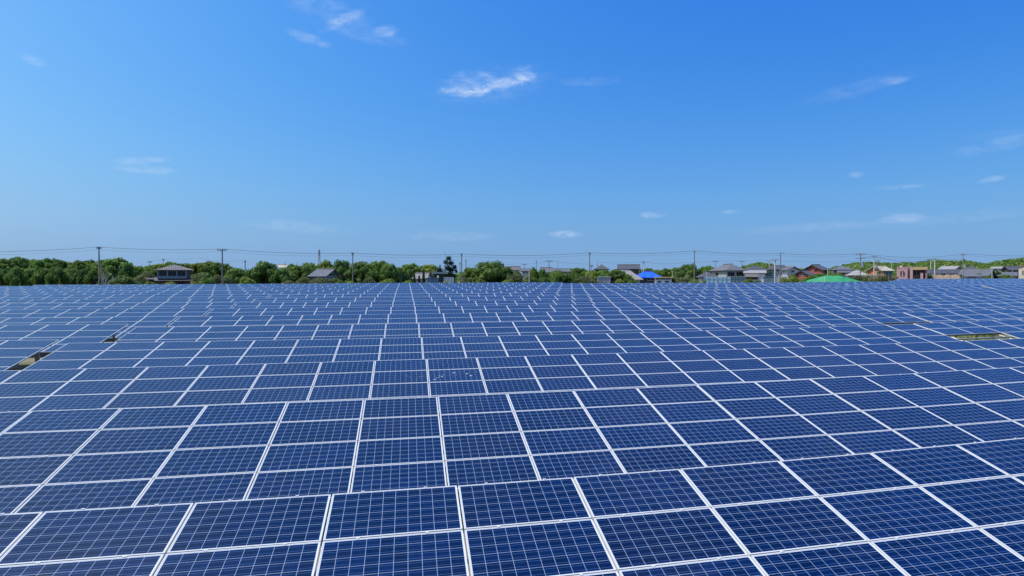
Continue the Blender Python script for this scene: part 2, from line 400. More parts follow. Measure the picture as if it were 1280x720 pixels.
HOLE = {(16, 2), (16, 3), (17, 2), (17, 3)}
def clip_rows():
    tables = {}
    for r, (Y, z, x0, s, ph, q) in enumerate(ROWS):
        umin, umax = Y*tan(R(-30))-4, Y*tan(R(54.5))+4
        if r >= 17: umin = Y*.969
        ka, kb = int((umin-x0)//PW), int((umax-x0)//PW)+1
        if r == 16: ka = max(ka, int((-50.5-x0)/PW))
        right = {3: 15, 4: 18}.get(r, 17)
        cuts = [-83, -58, -33, -8, right, 42, 67, 92]
        edges = [ka]+[c for c in cuts if ka+2 < c < kb-2]+[kb]
        out = []
        for a, b in zip(edges[:-1], edges[1:]):
            if r == 16:
                kx, kr = int((Y*tan(azi(713))-x0)/PW), int((Y*tan(azi(1112))-x0)/PW)
                if a >= kx: 
                    if b <= kr: continue
                    a = max(a, kr)
                elif b > kx: b = kx
            if r == 15:
                kx, ky = int((Y*tan(azi(713))-x0)/PW), int((Y*tan(azi(737))-x0)/PW)
                if a < kx and b > ky: out.append((a, kx)); a = ky
            if b-a > 1: out.append((a, b))
        tables[r] = (out, right)
    return tables
DZL = {3: .13, 4: .16, 5: .02, 6: .05, 7: .03, 8: -.04, 9: .05}
for r, (segs, right) in clip_rows().items():
    nl = sum(1 for a, b in segs if b <= -8); nr = sum(1 for a, b in segs if a >= right)
    for (a, b) in segs:
        dz = dx = 0.; rowname = 'the %s row from the camera' % ORD[r]; short = 'the %s row' % ORD[r]
        if len(segs) == 1: lab = 'solar table filling %s' % rowname
        elif a < right and b > -8: lab = 'long solar table in %s, between its left and right breaks' % rowname
        elif b <= -8:
            i = sum(1 for c, d in segs if d <= -8 and d > b)
            dz = DZL.get(r, rng.uniform(-.05, .05)) + i*rng.uniform(-.03, .03); dx = (-.30 if r in (3, 4) else -.12) - .1*i
            lab = 'solar table in %s, %s left of the left break' % (rowname, ['first', 'second', 'third', 'fourth'][i]) if nl > 1 else 'solar table in %s, left of the left break' % rowname
        else:
            i = sum(1 for c, d in segs if c >= right and c < a)
            dz = rng.uniform(-.05, .05); dx = .05 + .05*i
            lab = 'solar table in %s, %s right of the right break' % (rowname, ['first', 'second', 'third', 'fourth'][i])
            if r >= 17: lab = 'solar table in %s, %s from the row\'s left end' % (rowname, ['first', 'second', 'third', 'fourth'][segs.index((a, b))])
        skip = ()
        if r == 3 and a == 15: skip = {(15, 2), (15, 3), (16, 2), (16, 3)}; dz = .02; dx = .015
        if r == 4 and b == 18: skip = HOLE
        if r == 16 and b <= -8: dx = -.1
        T = make_table(r, a, b, lab, dz, dx, skip)
        if r == 2 and a <= -1 < 0 < b:
            # bird droppings: thin dried splashes on two modules of the third row
            Y, z, x0, s, ph, q = ROWS[r]
            for kk, tier, spots in ((0, 1, 26), (-1, 1, 8)):
                pan = [o for o in T.children if o.name.startswith('solar_panel') and abs(o.location.x+T.location.x-(x0+kk*PW+.01)) < .4][tier]
                mb = MB()
                for _ in range(spots):
                    if kk == 0: cx, cy = rng.uniform(.05, 1.6), -.5+rng.gauss(0, .13)
                    else: cx, cy = rng.uniform(.8, 1.6), -.55+rng.gauss(0, .1)
                    ra = rng.choice((.006, .010, .014, .020, .034)) if kk == 0 else rng.uniform(.005, .012)
                    pts = []
                    for i in range(9):
                        t = 2*pi*i/9; q_ = ra*rng.uniform(.5, 1.25)
                        pts.append((cx+q_*1.4*cos(t), max(-.95, min(-.03, cy+q_*sin(t))), .0012))
                    mb.poly(pts)
                mb.build('bird_dropping', DROP, pan)


# ------------------------------------------------------------------ background: where a pixel column leaves the field
def dmin(x): return (112. if x < 1108 else 130.)/cos(azi(x))
def at(x, y, D):
    d = ray(x, y); return Vector((CAM.x+d.x*D, CAM.y+d.y*D, CAM.z+d.z*D))
def ground_at(x, D): p = at(x, 346, D); return Vector((p.x, p.y, gz(p.x, p.y)))
def span(x0, x1, D): return 2*D*tan((azi(x1)-azi(x0))/2)

# ------------------------------------------------------------------ foliage
LEAF_D = leaf_mat('dark_foliage', (.06, .12, .026), (.12, .215, .038), (.20, .30, .055))
LEAF_M = leaf_mat('green_foliage', (.075, .15, .028), (.14, .245, .042), (.23, .33, .065))
LEAF_L = leaf_mat('yellow_green_foliage', (.11, .185, .028), (.21, .31, .042), (.34, .39, .07))
LEAF_G = leaf_mat('dry_grass_green', (.09, .12, .03), (.17, .19, .06), (.33, .30, .13))
LEAF_P = leaf_mat('pine_needles', (.012, .036, .02), (.028, .065, .03), (.05, .10, .04))
LEAF_GREY = leaf_mat('grey_green_foliage', (.09, .125, .045), (.17, .21, .08), (.28, .30, .14))
nrg = np.random.default_rng(11)
def leaves(cent, normal, size, aspect=1.5):
    """numpy leaf quads: centres (n,3), outward normals (n,3), sizes (n,)"""
    n = len(cent)
    nv = normal + np.array([0, 0, .35]) + nrg.normal(0, .75, (n, 3)); nv /= np.linalg.norm(nv, axis=1)[:, None]
    r = nrg.normal(0, 1, (n, 3)); t = np.cross(nv, r); t /= np.linalg.norm(t, axis=1)[:, None]; b = np.cross(nv, t)
    sx = (size*.5)[:, None]*t; sy = (size*.5/aspect)[:, None]*b
    v = np.stack([cent-sx, cent-sy, cent+sx, cent+sy], 1).reshape(-1, 3)
    return v, np.arange(4*n).reshape(-1, 4)
def unit(n):
    d = nrg.normal(0, 1, (n, 3)); return d/np.linalg.norm(d, axis=1)[:, None]
_ico = None
def ico():
    global _ico
    if _ico is None:
        bm = bmesh.new(); bmesh.ops.create_icosphere(bm, subdivisions=2, radius=1)
        _ico = (np.array([v.co[:] for v in bm.verts]), np.array([[v.index for v in f.verts] for f in bm.faces])); bm.free()
    return _ico
def crown_mesh(name, lobes, m, per=330, size=(.20, .38), core=.72, aspect=1.5):
    V, Fq, off = [], [], 0
    Ft = []
    for (c, r) in lobes:
        c = np.array(c); r = np.array(r, float)
        n = int(per*(r.mean()/1.2)**2)+20
        d = unit(n); rad = nrg.uniform(.72, 1.06, n)[:, None]
        # small sub-clumps inside each lobe
        q = unit(14); k = np.argmax(d @ q.T, 1); rad = rad*(0.88+.2*nrg.random(14)[k])[:, None]
        v, f = leaves(c+d*rad*r, d, nrg.uniform(*size, n), aspect)
        V.append(v); Fq.append(f+off); off += len(v)
        if core:
            iv, fi = ico(); w = 1+nrg.normal(0, .07, len(iv))
            V.append(c+iv*r*core*w[:, None]); Ft.append(fi+off); off += len(iv)
    V = np.concatenate(V); faces = [tuple(x) for x in np.concatenate(Fq)]
    if Ft: faces += [tuple(x) for x in np.concatenate(Ft)]
    me = bpy.data.meshes.new(name); me.from_pydata(V.tolist(), [], faces); me.materials.append(m); me.update()
    return me
def trunk_mesh(h, r, limbs=4, spread=1.3, m=BARK, lean=0.):
    mb = MB()
    top = Vector((lean, 0, h))
    mb.tube([(0, 0, -.4), (lean*.2+.05, 0, h*.3), (lean*.6, .06, h*.7), top], [r*1.3, r, r*.8, r*.5], 7)
    for i in range(limbs):
        t = 2*pi*i/limbs+rng.random(); z = h*rng.uniform(.45, .85)
        p = Vector((lean*z/h, 0, z)); q = p+Vector((cos(t)*spread*.5, sin(t)*spread*.5, h*.18)); e = q+Vector((cos(t)*spread*.6, sin(t)*spread*.6, h*.22))
        mb.tube([p, q, e], [r*.55, r*.4, r*.15], 5)
    return mb.mesh('trunk', m)
def dome_lobes(n, W, H, z0, rmin=.9, rmax=1.5, flat=.8):
    out = []
    for i in range(n):
        t = 2*pi*(i*.618+rng.random()*.1); f = sqrt((i+.5)/n)
        x, y = cos(t)*f*W*.5*.78, sin(t)*f*W*.5*.78
        z = z0+(H-z0)*(.30+.55*sqrt(max(0, 1-f*f*.95)))*rng.uniform(.88, 1.06)
        r = rng.uniform(rmin, rmax)
        out.append(((x, y, z-r*.35), (r, r, r*flat)))
    return out
def skirt_lobes(n, W, H, rmin=.8, rmax=1.2):
    out = []
    for i in range(n):
        t = 2*pi*i/n+rng.random()*.4; r = rng.uniform(rmin, rmax)
        out.append(((cos(t)*W*.5*.74, sin(t)*W*.5*.74, H*rng.uniform(.16, .5)), (r, r, r)))
    return out
PROTO = {}
def proto(key, lobes, m, trunk, **kw):
    PROTO[key] = (crown_mesh('crown', lobes, m, **kw), trunk)
# nominal size: 6 m wide, 6 m high
for key, m in (('dark', LEAF_D), ('mid', LEAF_M), ('light', LEAF_L), ('grey', LEAF_GREY)):
    for v in (0, 1):
        proto('%s%d' % (key, v), dome_lobes(20, 6.2, 6, 1.4, .6, 1.3)+skirt_lobes(9, 5.6, 5.5, .6, 1.2), m, trunk_mesh(3.6, .17))
for v in (0, 1, 2):
    proto('canopy%d' % v, dome_lobes(30, 6.8, 6, 2.6, .5, .95, .6)+skirt_lobes(6, 5, 5, .7, 1.1), (LEAF_M, LEAF_D, LEAF_L)[v], trunk_mesh(4.2, .16, 5, 1.8))
proto('bush0', dome_lobes(9, 5.6, 5.6, 0, 1.0, 1.6)+skirt_lobes(8, 5.6, 4, .9, 1.3), LEAF_L, trunk_mesh(2.2, .10, 5), size=(.22, .42))
proto('bush1', dome_lobes(9, 5.6, 5.6, 0, 1.0, 1.6)+skirt_lobes(8, 5.6, 4, .9, 1.3), LEAF_D, trunk_mesh(2.2, .10, 5), size=(.22, .42))
proto('bush2', dome_lobes(9, 5.6, 5.6, 0, 1.0, 1.6)+skirt_lobes(8, 5.6, 4, .9, 1.3), LEAF_GREY, trunk_mesh(2.2, .10, 5), size=(.22, .42), core=.5)
PROTO['pine0'] = (crown_mesh('crown', [((0, 0, 5.5), (1.0, .9, .42)), ((-.9, .2, 4.9), (1.0, .9, .4)), ((.8, -.2, 4.75), (1.0, .9, .4)), ((2.0, .2, 4.1), (1.0, .9, .45)), ((2.5, 0, 3.5), (.6, .6, .35)),
    ((-.6, -.3, 4.0), (1.3, 1.2, .5)), ((.9, .5, 3.7), (1.3, 1.2, .5)), ((-1.6, .2, 2.9), (1.2, 1.1, .5)), ((.3, -.4, 2.9), (1.6, 1.3, .6)), ((1.7, .2, 2.6), (1.2, 1.1, .5)),
    ((-2.4, 0, 2.3), (.9, .9, .4)), ((0, .2, 1.9), (1.8, 1.5, .7)), ((-1.3, 0, 1.4), (1.2, 1.2, .7)), ((1.5, 0, 1.5), (1.2, 1.2, .7))], LEAF_P, per=420, size=(.14, .28), core=.6), trunk_mesh(5.3, .16, 6, 1.6, BARK, .2))
PROTO['cypress0'] = (crown_mesh('crown', [((0, 0, z), (1.35*(1-z/6.6)+.25, 1.35*(1-z/6.6)+.25, .9)) for z in (.7, 1.5, 2.3, 3.1, 3.9, 4.7, 5.4)], LEAF_P, size=(.2, .34)), trunk_mesh(3, .1, 2, .3))
def bare_mesh():
    mb = MB()
    def grow(p, d, L, r, n):
        q = p+d*L; mb.tube([p, p+d*L*.5+Vector((rng.gauss(0, .05), rng.gauss(0, .05), 0)), q], [r, r*.85, r*.65], 5)
        if n == 0: return
        for _ in range(rng.choice((2, 3))):
            e = (d+Vector((rng.gauss(0, .5), rng.gauss(0, .5), rng.gauss(.1, .25)))).normalized(); grow(q, e, L*rng.uniform(.6, .82), r*.62, n-1)
    for a in (0, 2.2, 4.1): grow(Vector((cos(a)*.15, sin(a)*.15, -.2)), Vector((cos(a)*.25, sin(a)*.25, 1)).normalized(), 2.0, .19, 4)
    return mb.mesh('trunk', PALEBARK)
PROTO['bare0'] = (crown_mesh('crown', [((rng.uniform(-1.6, 1.6), rng.uniform(-1.6, 1.6), rng.uniform(3.2, 5.6)), (.55, .55, .4)) for _ in range(16)], LEAF_GREY, per=150, size=(.14, .26), core=0), bare_mesh())
def tree(name, key, x, ytop, w, e, label, group=None, cat=None, rz=None):
    D = dmin(x)+e; b = ground_at(x, D); top = at(x, ytop, D).z
    o = empty(name, b, rng.uniform(0, 6.28) if rz is None else rz)
    tag(o, label, cat or ('bush' if name == 'bush' else 'tree'), group)
    sw = span(x-w/2, x+w/2, D)/(6.2 if name in ('cypress', 'pine_tree', 'bare_tree') else 5.4); sh = (top-b.z)/5.9
    o.scale = (sw, sw, sh)
    cm, tm = PROTO[key]
    link('crown', cm, o); link('trunk', tm, o)
    return o

# left woodland: nothing tells the back canopy trees apart
L1, G1 = 'dense dark green tree merging into the far left woodland canopy', 'trees of the left woodland canopy'
for i, (x, y, w) in enumerate([(-58, 322, 34), (-34, 321, 32), (-14, 322, 30), (4, 321, 30), (22, 319, 32), (40, 320, 30), (56, 320.5, 30), (70, 321.5, 28), (84, 323.5, 26), (99, 323.5, 28), (113, 323, 26)]):
    tree('woodland_tree', 'canopy%d' % (i % 3), x, y+.4, w*1.15, 32+6*((i*7) % 3), L1, G1)
tree('broad_tree', 'canopy0', 143, 320.3, 50, 24, 'broad round canopy tree rising right behind the leftmost utility pole')
tree('broad_tree', 'dark0', 159, 328, 24, 20, 'dark tree on the right flank of the broad canopy tree by the leftmost pole')
L2, G2 = 'dark leafy tree in the front hedge line below the left woodland', 'front trees of the left woodland'
for i, (x, y, w) in enumerate([(-42, 334, 26), (-20, 333, 26), (2, 334, 24), (20, 333, 25), (38, 334, 24), (55, 333, 24), (72, 333, 24), (88, 334, 24), (104, 334, 24), (118, 336, 20)]):
    tree('woodland_tree', ('dark0', 'mid1', 'dark1')[i % 3], x, y, w*1.2, 9+4*((i*5) % 3), L2, G2)
tree('bare_tree', 'bare0', 131, 334, 24, 3, 'half bare tree with pale branching trunk beside the leftmost utility pole')
tree('bush', 'bush1', 154, 340.5, 38, 7, 'rounded dark green bush between the bare tree and the two-storey house')
tree('bush', 'bush2', 176, 341, 22, 12, 'dry grey-green scrub just left of the two-storey house')
tree('bush', 'bush2', 184, 336, 22, 30, 'grey-green scrubby tree behind the left corner of the two-storey house')
L3, G3 = 'green tree in the low ridge line behind the two-storey house', 'trees of the ridge behind the house'
for i, (x, y, w) in enumerate([(172, 331, 24), (188, 329, 24), (203, 326.5, 26), (215, 325.5, 24), (232, 327, 26), (250, 325.5, 30), (266, 325, 30), (281, 327, 22)]):
    tree('ridge_tree', ('canopy0', 'mid0', 'canopy2')[i % 3], x, y, w*1.2, 60, L3, G3)
tree('bush', 'bush2', 250, 338, 26, 14, 'dry yellowish shrub against the right side of the two-storey house')
tree('bush', 'bush1', 257, 343, 22, 6, 'dark green bush right of the two-storey house')
tree('bush', 'bush2', 270, 341, 22, 9, 'tall scrub directly left of the second utility pole')
tree('bush', 'bush0', 244, 350, 12, 3, 'small bright bush at the foot of the two-storey house')
tree('bush', 'bush0', 212, 350, 20, 3, 'low bright green bush below the house balcony')
tree('bush', 'bush0', 188, 350, 20, 3, 'low bright green bush at the left foot of the house')
tree('broad_tree', 'mid1', 296, 334, 34, 22, 'mid green tree just right of the second utility pole')
tree('bush', 'bush2', 285, 344, 18, 7, 'scrubby grey-green bush at the foot of the second utility pole')
tree('bush', 'bush0', 308, 343, 22, 6, 'bright light green bush in front of the domed dark tree')
tree('dome_tree', 'dark0', 333, 325.8, 46, 14, 'large domed dark green tree right of the second utility pole')
tree('dome_tree', 'dark1', 351, 334, 26, 12, 'dark tree on the right shoulder of the large domed tree')
tree('broad_tree', 'mid0', 365, 327.5, 18, 40, 'small round crowned tree showing above the beige far roof')
tree('dome_tree', 'dark1', 375, 329, 38, 20, 'wide dark green tree left of the grey low roof')
tree('dome_tree', 'mid1', 388, 327, 30, 26, 'green tree directly behind the grey low roof')
tree('broad_tree', 'light0', 407, 325, 28, 38, 'light green tree below the lattice tower')
tree('broad_tree', 'dark0', 427, 324, 28, 34, 'dark green tree between lattice tower and third utility pole')
tree('bush', 'bush2', 379, 344, 22, 6, 'grey-green scrub at the left end of the grey low roof')
tree('bush', 'bush1', 419, 344.5, 26, 4, 'dark clipped bush in front of the grey low roof')
tree('bush', 'bush2', 402, 345.5, 34, 3, 'dry low scrub below the grey low roof')
tree('bush', 'bush2', 360, 349, 20, 3, 'pale dry scrub below the wide dark green tree')
tree('dome_tree', 'dark0', 453, 326, 42, 14, 'large dark tree right of the third utility pole')
tree('broad_tree', 'light1', 474, 323.5, 34, 18, 'yellow-green topped tree right of the third utility pole')
tree('dome_tree', 'mid0', 486, 327, 24, 15, 'mid green tree at the right side of the yellow-green tree')
tree('bush', 'bush2', 462, 345.5, 18, 4, 'round brownish shrub below the yellow-green topped tree')
tree('bush', 'bush0', 438, 349, 14, 3, 'small yellow-green bush at the foot of the third pole')
tree('broad_tree', 'mid1', 497, 333, 26, 24, 'low green tree left of the cypress group')
tree('broad_tree', 'canopy0', 513, 327.8, 28, 50, 'green canopy tree left of the dark pine, behind cypresses')
tree('broad_tree', 'canopy2', 536, 328, 30, 56, 'green canopy tree touching the left side of the dark pine')
for x, y, lab in ((503, 340, 'leftmost dark narrow cypress by the white gabled roof'), (518, 343, 'short dark cypress in front of the white gabled roof'), (529.5, 338, 'tall narrow dark cypress right beside the white gabled roof'), (524, 345, 'stubby dark cypress left of the blue-grey shed')):
    tree('cypress', 'cypress0', x, y, 17, 5, lab)
tree('bush', 'bush0', 485, 346, 22, 4, 'leafy light bush left of the cypress group')
tree('bush', 'bush0', 510, 348, 16, 4, 'light green bush between two dark cypresses')
tree('pine_tree', 'pine0', 561, 319.8, 23, 34, 'tall dark pine with layered branches behind the temple-like roof', rz=0)
tree('dome_tree', 'dark1', 545, 336, 18, 26, 'dark tree on the left of the temple-like roof')
tree('dome_tree', 'mid0', 590, 332, 28, 24, 'mid green tree right of the fourth utility pole')
tree('dome_tree', 'dark0', 614, 325.4, 48, 14, 'large rounded dark tree right of the fourth utility pole')
tree('dome_tree', 'mid1', 631, 332, 24, 13, 'green tree on the right shoulder of the large rounded tree')
tree('bush', 'bush0', 597, 344, 18, 5, 'bright green bush below the large rounded tree')
tree('bush', 'bush2', 582, 345, 16, 5, 'scrubby bush at the foot of the fourth utility pole')
tree('bush', 'bush0', 558, 349.5, 16, 3, 'pale scrub hiding the foot of the low white block wall')
tree('bush', 'bush2', 643, 340, 26, 8, 'pale dry scrub right of the large rounded tree')
tree('bush', 'bush0', 636, 347, 18, 3, 'yellow-green low bush below the pale scrub')
tree('broad_tree', 'light0', 667, 333.5, 13, 22, 'small round light green tree near the distant grey houses')
tree('broad_tree', 'mid0', 677, 334, 13, 22, 'small round mid green tree left of the blue-grey roof')
for x, y, w, k, lab in ((662, 342, 20, 'bush1', 'dark bush below the small round light tree'), (680, 343, 24, 'bush1', 'wide dark bush below the blue-grey roof'), (698, 337, 24, 'mid1', 'leafy tree in front of the long grey roof'), (693, 345, 16, 'bush0', 'yellow-green shrub in front of the long grey roof'),
                        (712, 343, 18, 'bush1', 'small dark round bush near the notch in the back row')):
    tree('bush', k, x, y, w, 6, lab)
tree('broad_tree', 'dark1', 724, 333, 30, 16, 'domed green tree left of the fifth utility pole')
tree('broad_tree', 'light1', 740, 336, 18, 12, 'yellowish tree directly behind the fifth utility pole')
tree('bush', 'bush2', 732, 344, 34, 4, 'greyish twiggy scrub at the foot of the fifth utility pole')
tree('bush', 'bush0', 728, 352, 20, 1.5, 'bright green weeds in the notch of the back panel row')
tree('broad_tree', 'mid0', 752, 336, 24, 14, 'green tree in front of the dark pyramid roof')
tree('dome_tree', 'dark0', 772, 336, 34, 8, 'dark bushy tree in front of the long dark flat-topped roof')
tree('bush', 'bush0', 774, 346.5, 14, 3, 'light green bush at the foot of the dark bushy tree')
tree('bush', 'bush1', 790, 347, 14, 3, 'dark small bush below the pale sloping roof')
L4, G4 = 'green tree in the distant row behind the blue sheeted roof', 'distant trees behind the blue roof'
for i, (x, y, w) in enumerate([(794, 334.5, 22), (808, 334, 20), (820, 335, 22), (834, 334.5, 20), (846, 332.5, 20)]):
    tree('ridge_tree', ('canopy0', 'mid0', 'canopy2')[i % 3], x, y, w*1.2, 70, L4, G4)
tree('broad_tree', 'dark0', 862, 329, 28, 50, 'dark round tree behind the sixth utility pole')
tree('broad_tree', 'canopy0', 884, 331, 26, 54, 'green tree between the sixth pole and the hipped grey house')
tree('broad_tree', 'mid1', 848, 338, 20, 20, 'mid green tree behind the olive bush')
tree('bush', 'bush2', 847, 344.5, 24, 4, 'olive bush right of the low white building')
tree('bush', 'bush0', 868, 347.5, 16, 3, 'yellow-green bush at the foot of the sixth utility pole')
tree('bush', 'bush2', 860, 342, 18, 10, 'thin scrub left of the dark low-roofed house')
tree('broad_tree', 'canopy0', 908, 329.5, 18, 90, 'green tree top above the ridge of the hipped grey house')
for x, y, w, k, e, lab in ((982, 345.5, 20, 'bush0', 4, 'bright green bush right of the grey shed'), (998, 345, 24, 'bush0', 16, 'bright green bush below the small red gable'),
                           (1012, 341.5, 20, 'bush0', 17, 'green bush between the small red gable and the red house'), (1026, 340.5, 22, 'mid0', 18, 'leafy bush in front of the red house'),
                           (1046, 340.5, 22, 'light0', 18, 'bush right behind the top of the green netting'), (1064.5, 350, 12, 'bush0', 1.5, 'small rounded bush at the right foot of the green netting'),
                           (1072, 342.5, 18, 'bush2', 8, 'bush below the pale hipped roof'), (1084, 343, 16, 'bush2', 6, 'grey-green bush right of the pale hipped roof'),
                           (936, 347, 16, 'bush0', 3, 'green bush under the white house canopy'), (990, 340, 14, 'bush2', 14, 'olive tree right of the streetlight pole'),
                           (1232, 345, 16, 'bush1', 5, 'dark low hedge bush beside the light blue curved roof'), (1262, 345, 20, 'bush1', 6, 'dark low hedge bush left of the cream building'),
                           (1247, 337.5, 14, 'dark0', 24, 'dark tree between the grey hall roof and the dark house'), (1183, 342, 7, 'bush1', 20, 'small round bush beside the brown earth mound'),
                           (1163, 341, 8, 'bush1', 10, 'bush at the right wall of the pink building')):
    tree('bush', k, x, y, w, e, lab)

for x, y, w, k, e, lab in ((645, 337, 18, 'mid0', 50, 'leafy tree below the distant brown roof'), (701, 341, 22, 'mid1', 10, 'mid green tree below the long grey roof, left of the domed tree'),
                           (685, 340, 16, 'dark0', 30, 'dark tree hiding the wall of the distant white house'), (757, 336.5, 16, 'mid1', 40, 'tree covering the walls below the dark pyramid roof'),
                           (787, 338, 16, 'mid0', 40, 'tree below the left part of the long dark roof'), (880, 348.5, 8, 'bush0', 3, 'small green bush before the left end of the light blue fence'),
                           (947, 348, 14, 'bush1', 3, 'dark bush in front of the dark opening of the white annex'), (991, 345, 16, 'light0', 8, 'yellowish bush left of the green netting'),
                           (1005, 347.5, 14, 'mid1', 12, 'leafy bush at the left foot of the green netting'), (1040, 341.5, 14, 'mid0', 34, 'tree between the red house and the white house'),
                           (1070, 345.5, 22, 'bush2', 12, 'olive scrub below the pale hipped roof, beside the netting'), (1098, 342.5, 12, 'mid0', 14, 'small green tree before the brick house windows'),
                           (1166, 343.5, 10, 'mid1', 12, 'green bush between the pink building and the white pole'), (1222, 341, 12, 'dark0', 20, 'dark bush before the wide grey hall'),
                           (1236, 343, 14, 'mid0', 12, 'green bush at the right end of the wide grey hall'), (1258, 342, 16, 'dark1', 16, 'dark tree below the dark timber house'), (1200, 341.5, 10, 'mid0', 18, 'green bush left of the rightmost utility pole')):
    tree('bush', k, x, y, w, e, lab)
def tall_grass(x, ytop, w, e, label):
    D = dmin(x)+e; b = ground_at(x, D); h = at(x, ytop, D).z-b.z; wid = span(x-w/2, x+w/2, D)
    mb = MB()
    for _ in range(420):
        px, py = rng.gauss(0, wid*.22), rng.gauss(0, .5); L = h*rng.uniform(.55, 1.02); t = rng.uniform(0, 2*pi); bend = rng.uniform(.1, .5)
        d = Vector((cos(t), sin(t), 0)); s_ = Vector((-sin(t), cos(t), 0))*rng.uniform(.025, .05)
        p0 = Vector((px, py, 0)); p1 = p0+d*bend*.3*L*.4+Vector((0, 0, L*.65)); p2 = p0+d*bend*L*.55+Vector((0, 0, L))
        mb.quad(p0-s_, p0+s_, p1+s_*.8, p1-s_*.8); mb.quad(p1-s_*.8, p1+s_*.8, p2+s_*.15, p2-s_*.15)
    root = empty('grass_clump', b); tag(root, label, 'tall grass', 'tall grass left of the pink building')
    mb.build('blades', LEAF_G, root)
    pl = MB()
    for _ in range(26):
        px, py = rng.gauss(0, wid*.22), rng.gauss(0, .4); L = h*rng.uniform(.85, 1.12)
        pl.tube([(px, py, L*.55), (px+.05, py, L*.85), (px+.12, py, L)], [.012, .05, .01], 5)
    pl.build('plume', mat('grass_plume', (.30, .24, .14), .9), root)
for x, y, w, lab in ((1091, 346.5, 16, 'leftmost clump of tall grass before the brick house'), (1102, 343, 18, 'tallest clump of tall grass before the brick house'),
                     (1111, 344.5, 16, 'clump of tall grass second from the pink building'), (1118, 345, 12, 'clump of tall grass nearest the pink building')):
    tall_grass(x, y, w, 1.5, lab)

# ------------------------------------------------------------------ distant woods and hills
def lump_field(name, pts, m, per=46, size=(.7, 1.3)):
    V, Fq, off = [], [], 0
    for (x, y, z, r) in pts:
        n = int(per); d = unit(n); d[:, 2] = np.abs(d[:, 2])*.9+.05; d /= np.linalg.norm(d, axis=1)[:, None]
        v, f = leaves(np.array([x, y, z])+d*nrg.uniform(.8, 1.05, n)[:, None]*np.array([r, r, r*.8]), d, nrg.uniform(*size, n)*r/2.4)
        V.append(v); Fq.append(f+off); off += len(v)
        iv, fi = ico()
        V.append(np.array([x, y, z])+iv*np.array([r, r, r*.8])*.86); Fq.append(np.concatenate([fi, fi[:, :1]], 1)+off); off += len(iv)
    V = np.concatenate(V); Q = np.concatenate(Fq)
    faces = [tuple(q) if q[0] != q[3] else tuple(q[:3]) for q in Q.tolist()]
    me = bpy.data.meshes.new(name); me.from_pydata(V.tolist(), [], faces); me.materials.append(m); me.update()
    return tag(link(name, me), kind='stuff')
pts = []
for k in range(900):
    a = R(rng.uniform(-34, 58)); D = rng.uniform(265, 330)
    r = rng.uniform(2.2, 3.8); pts.append((sin(a)*D, cos(a)*D, rng.uniform(1.6, 6.6)-.6, r))
lump_field('far_woods', pts, LEAF_M)
HILLM = mat('hill_soil', (.045, .06, .02), .95, 0, .3, .1)
def hill(prof, D, depth, n):
    xs = [p[0] for p in prof]; ys = [p[1] for p in prof]
    cols = np.linspace(xs[0], xs[-1], 60); rows = np.linspace(-1, 1, 13); v = []
    crest = {}
    for c in cols:
        y = float(np.interp(c, xs, ys)); h = at(c, y, D).z-2.2-GFAR; crest[c] = h
        for q in rows:
            p = at(c, 346, D+q*depth); v.append((p.x, p.y, GFAR-.5+max(0, h+.5)*cos(q*pi/2)**.8))
    nr = len(rows); f = [(i*nr+j, i*nr+j+1, (i+1)*nr+j+1, (i+1)*nr+j) for i in range(len(cols)-1) for j in range(nr-1)]
    me = bpy.data.meshes.new('hills'); me.from_pydata(v, [], f); me.materials.append(HILLM); me.polygons.foreach_set('use_smooth', [True]*len(f))
    tag(link('hills', me), kind='structure')
    out = []
    for _ in range(n):
        c = rng.uniform(xs[0], xs[-1]); q = rng.uniform(-1, .35); y = float(np.interp(c, xs, ys)); h = at(c, y, D).z-2.2-GFAR
        if h < .2: continue
        p = at(c, 346, D+q*depth); r = rng.uniform(2., 4.2)
        out.append((p.x, p.y, GFAR-.5+(h+.5)*cos(q*pi/2)**.8, r))
    return out
pts = hill([(1024, 340), (1045, 334.5), (1062, 330.5), (1080, 327.8), (1100, 329), (1115, 330.5), (1140, 328.5), (1160, 327), (1182, 326.5), (1205, 326.8), (1225, 329.5), (1237, 330.2), (1250, 326.5), (1262, 324.5), (1290, 322), (1340, 324)], 520, 90, 900)
pts += hill([(922, 337), (936, 331.5), (949, 329), (960, 330.5), (978, 334), (996, 338)], 430, 50, 160)
lump_field('hill_woods', pts, LEAF_D, 50)

# ------------------------------------------------------------------ buildings
def wallmat(n, c): return mat(n, c, .85, 0, .12, .8)
W_BROWN = wallmat('brown_render', (.13, .105, .085)); W_WHITE = wallmat('white_render', (.62, .62, .60)); W_GREY = wallmat('grey_render', (.28, .30, .31))
W_RED = wallmat('red_siding', (.27, .07, .07)); W_PINK = wallmat('pink_render', (.50, .31, .32)); W_PINK_SHADED = wallmat('shaded_pink_render', (.30, .18, .22))  # darker pink: same render with the shade of the recesses put into its colour
W_ORANGE = mat('orange_brick', (.42, .19, .09), .85, 0, .25, 3); W_CREAM = wallmat('cream_render', (.60, .54, .42)); W_DARK = wallmat('dark_timber', (.075, .06, .05))
W_TEAL = wallmat('grey_green_render', (.22, .27, .27)); W_BEIGE = wallmat('beige_render', (.48, .43, .36)); W_BLUE = wallmat('pale_blue_steel', (.30, .46, .55))
W_SLATE = wallmat('slate_blue_steel', (.12, .19, .23)); W_TAN = wallmat('tan_boards', (.50, .36, .20))
R_GREY = tile_mat('grey_roof_tiles', (.115, .12, .135)); R_DARK = tile_mat('dark_roof_tiles', (.065, .068, .08)); R_PURP = tile_mat('weathered_roof_tiles', (.125, .11, .115))
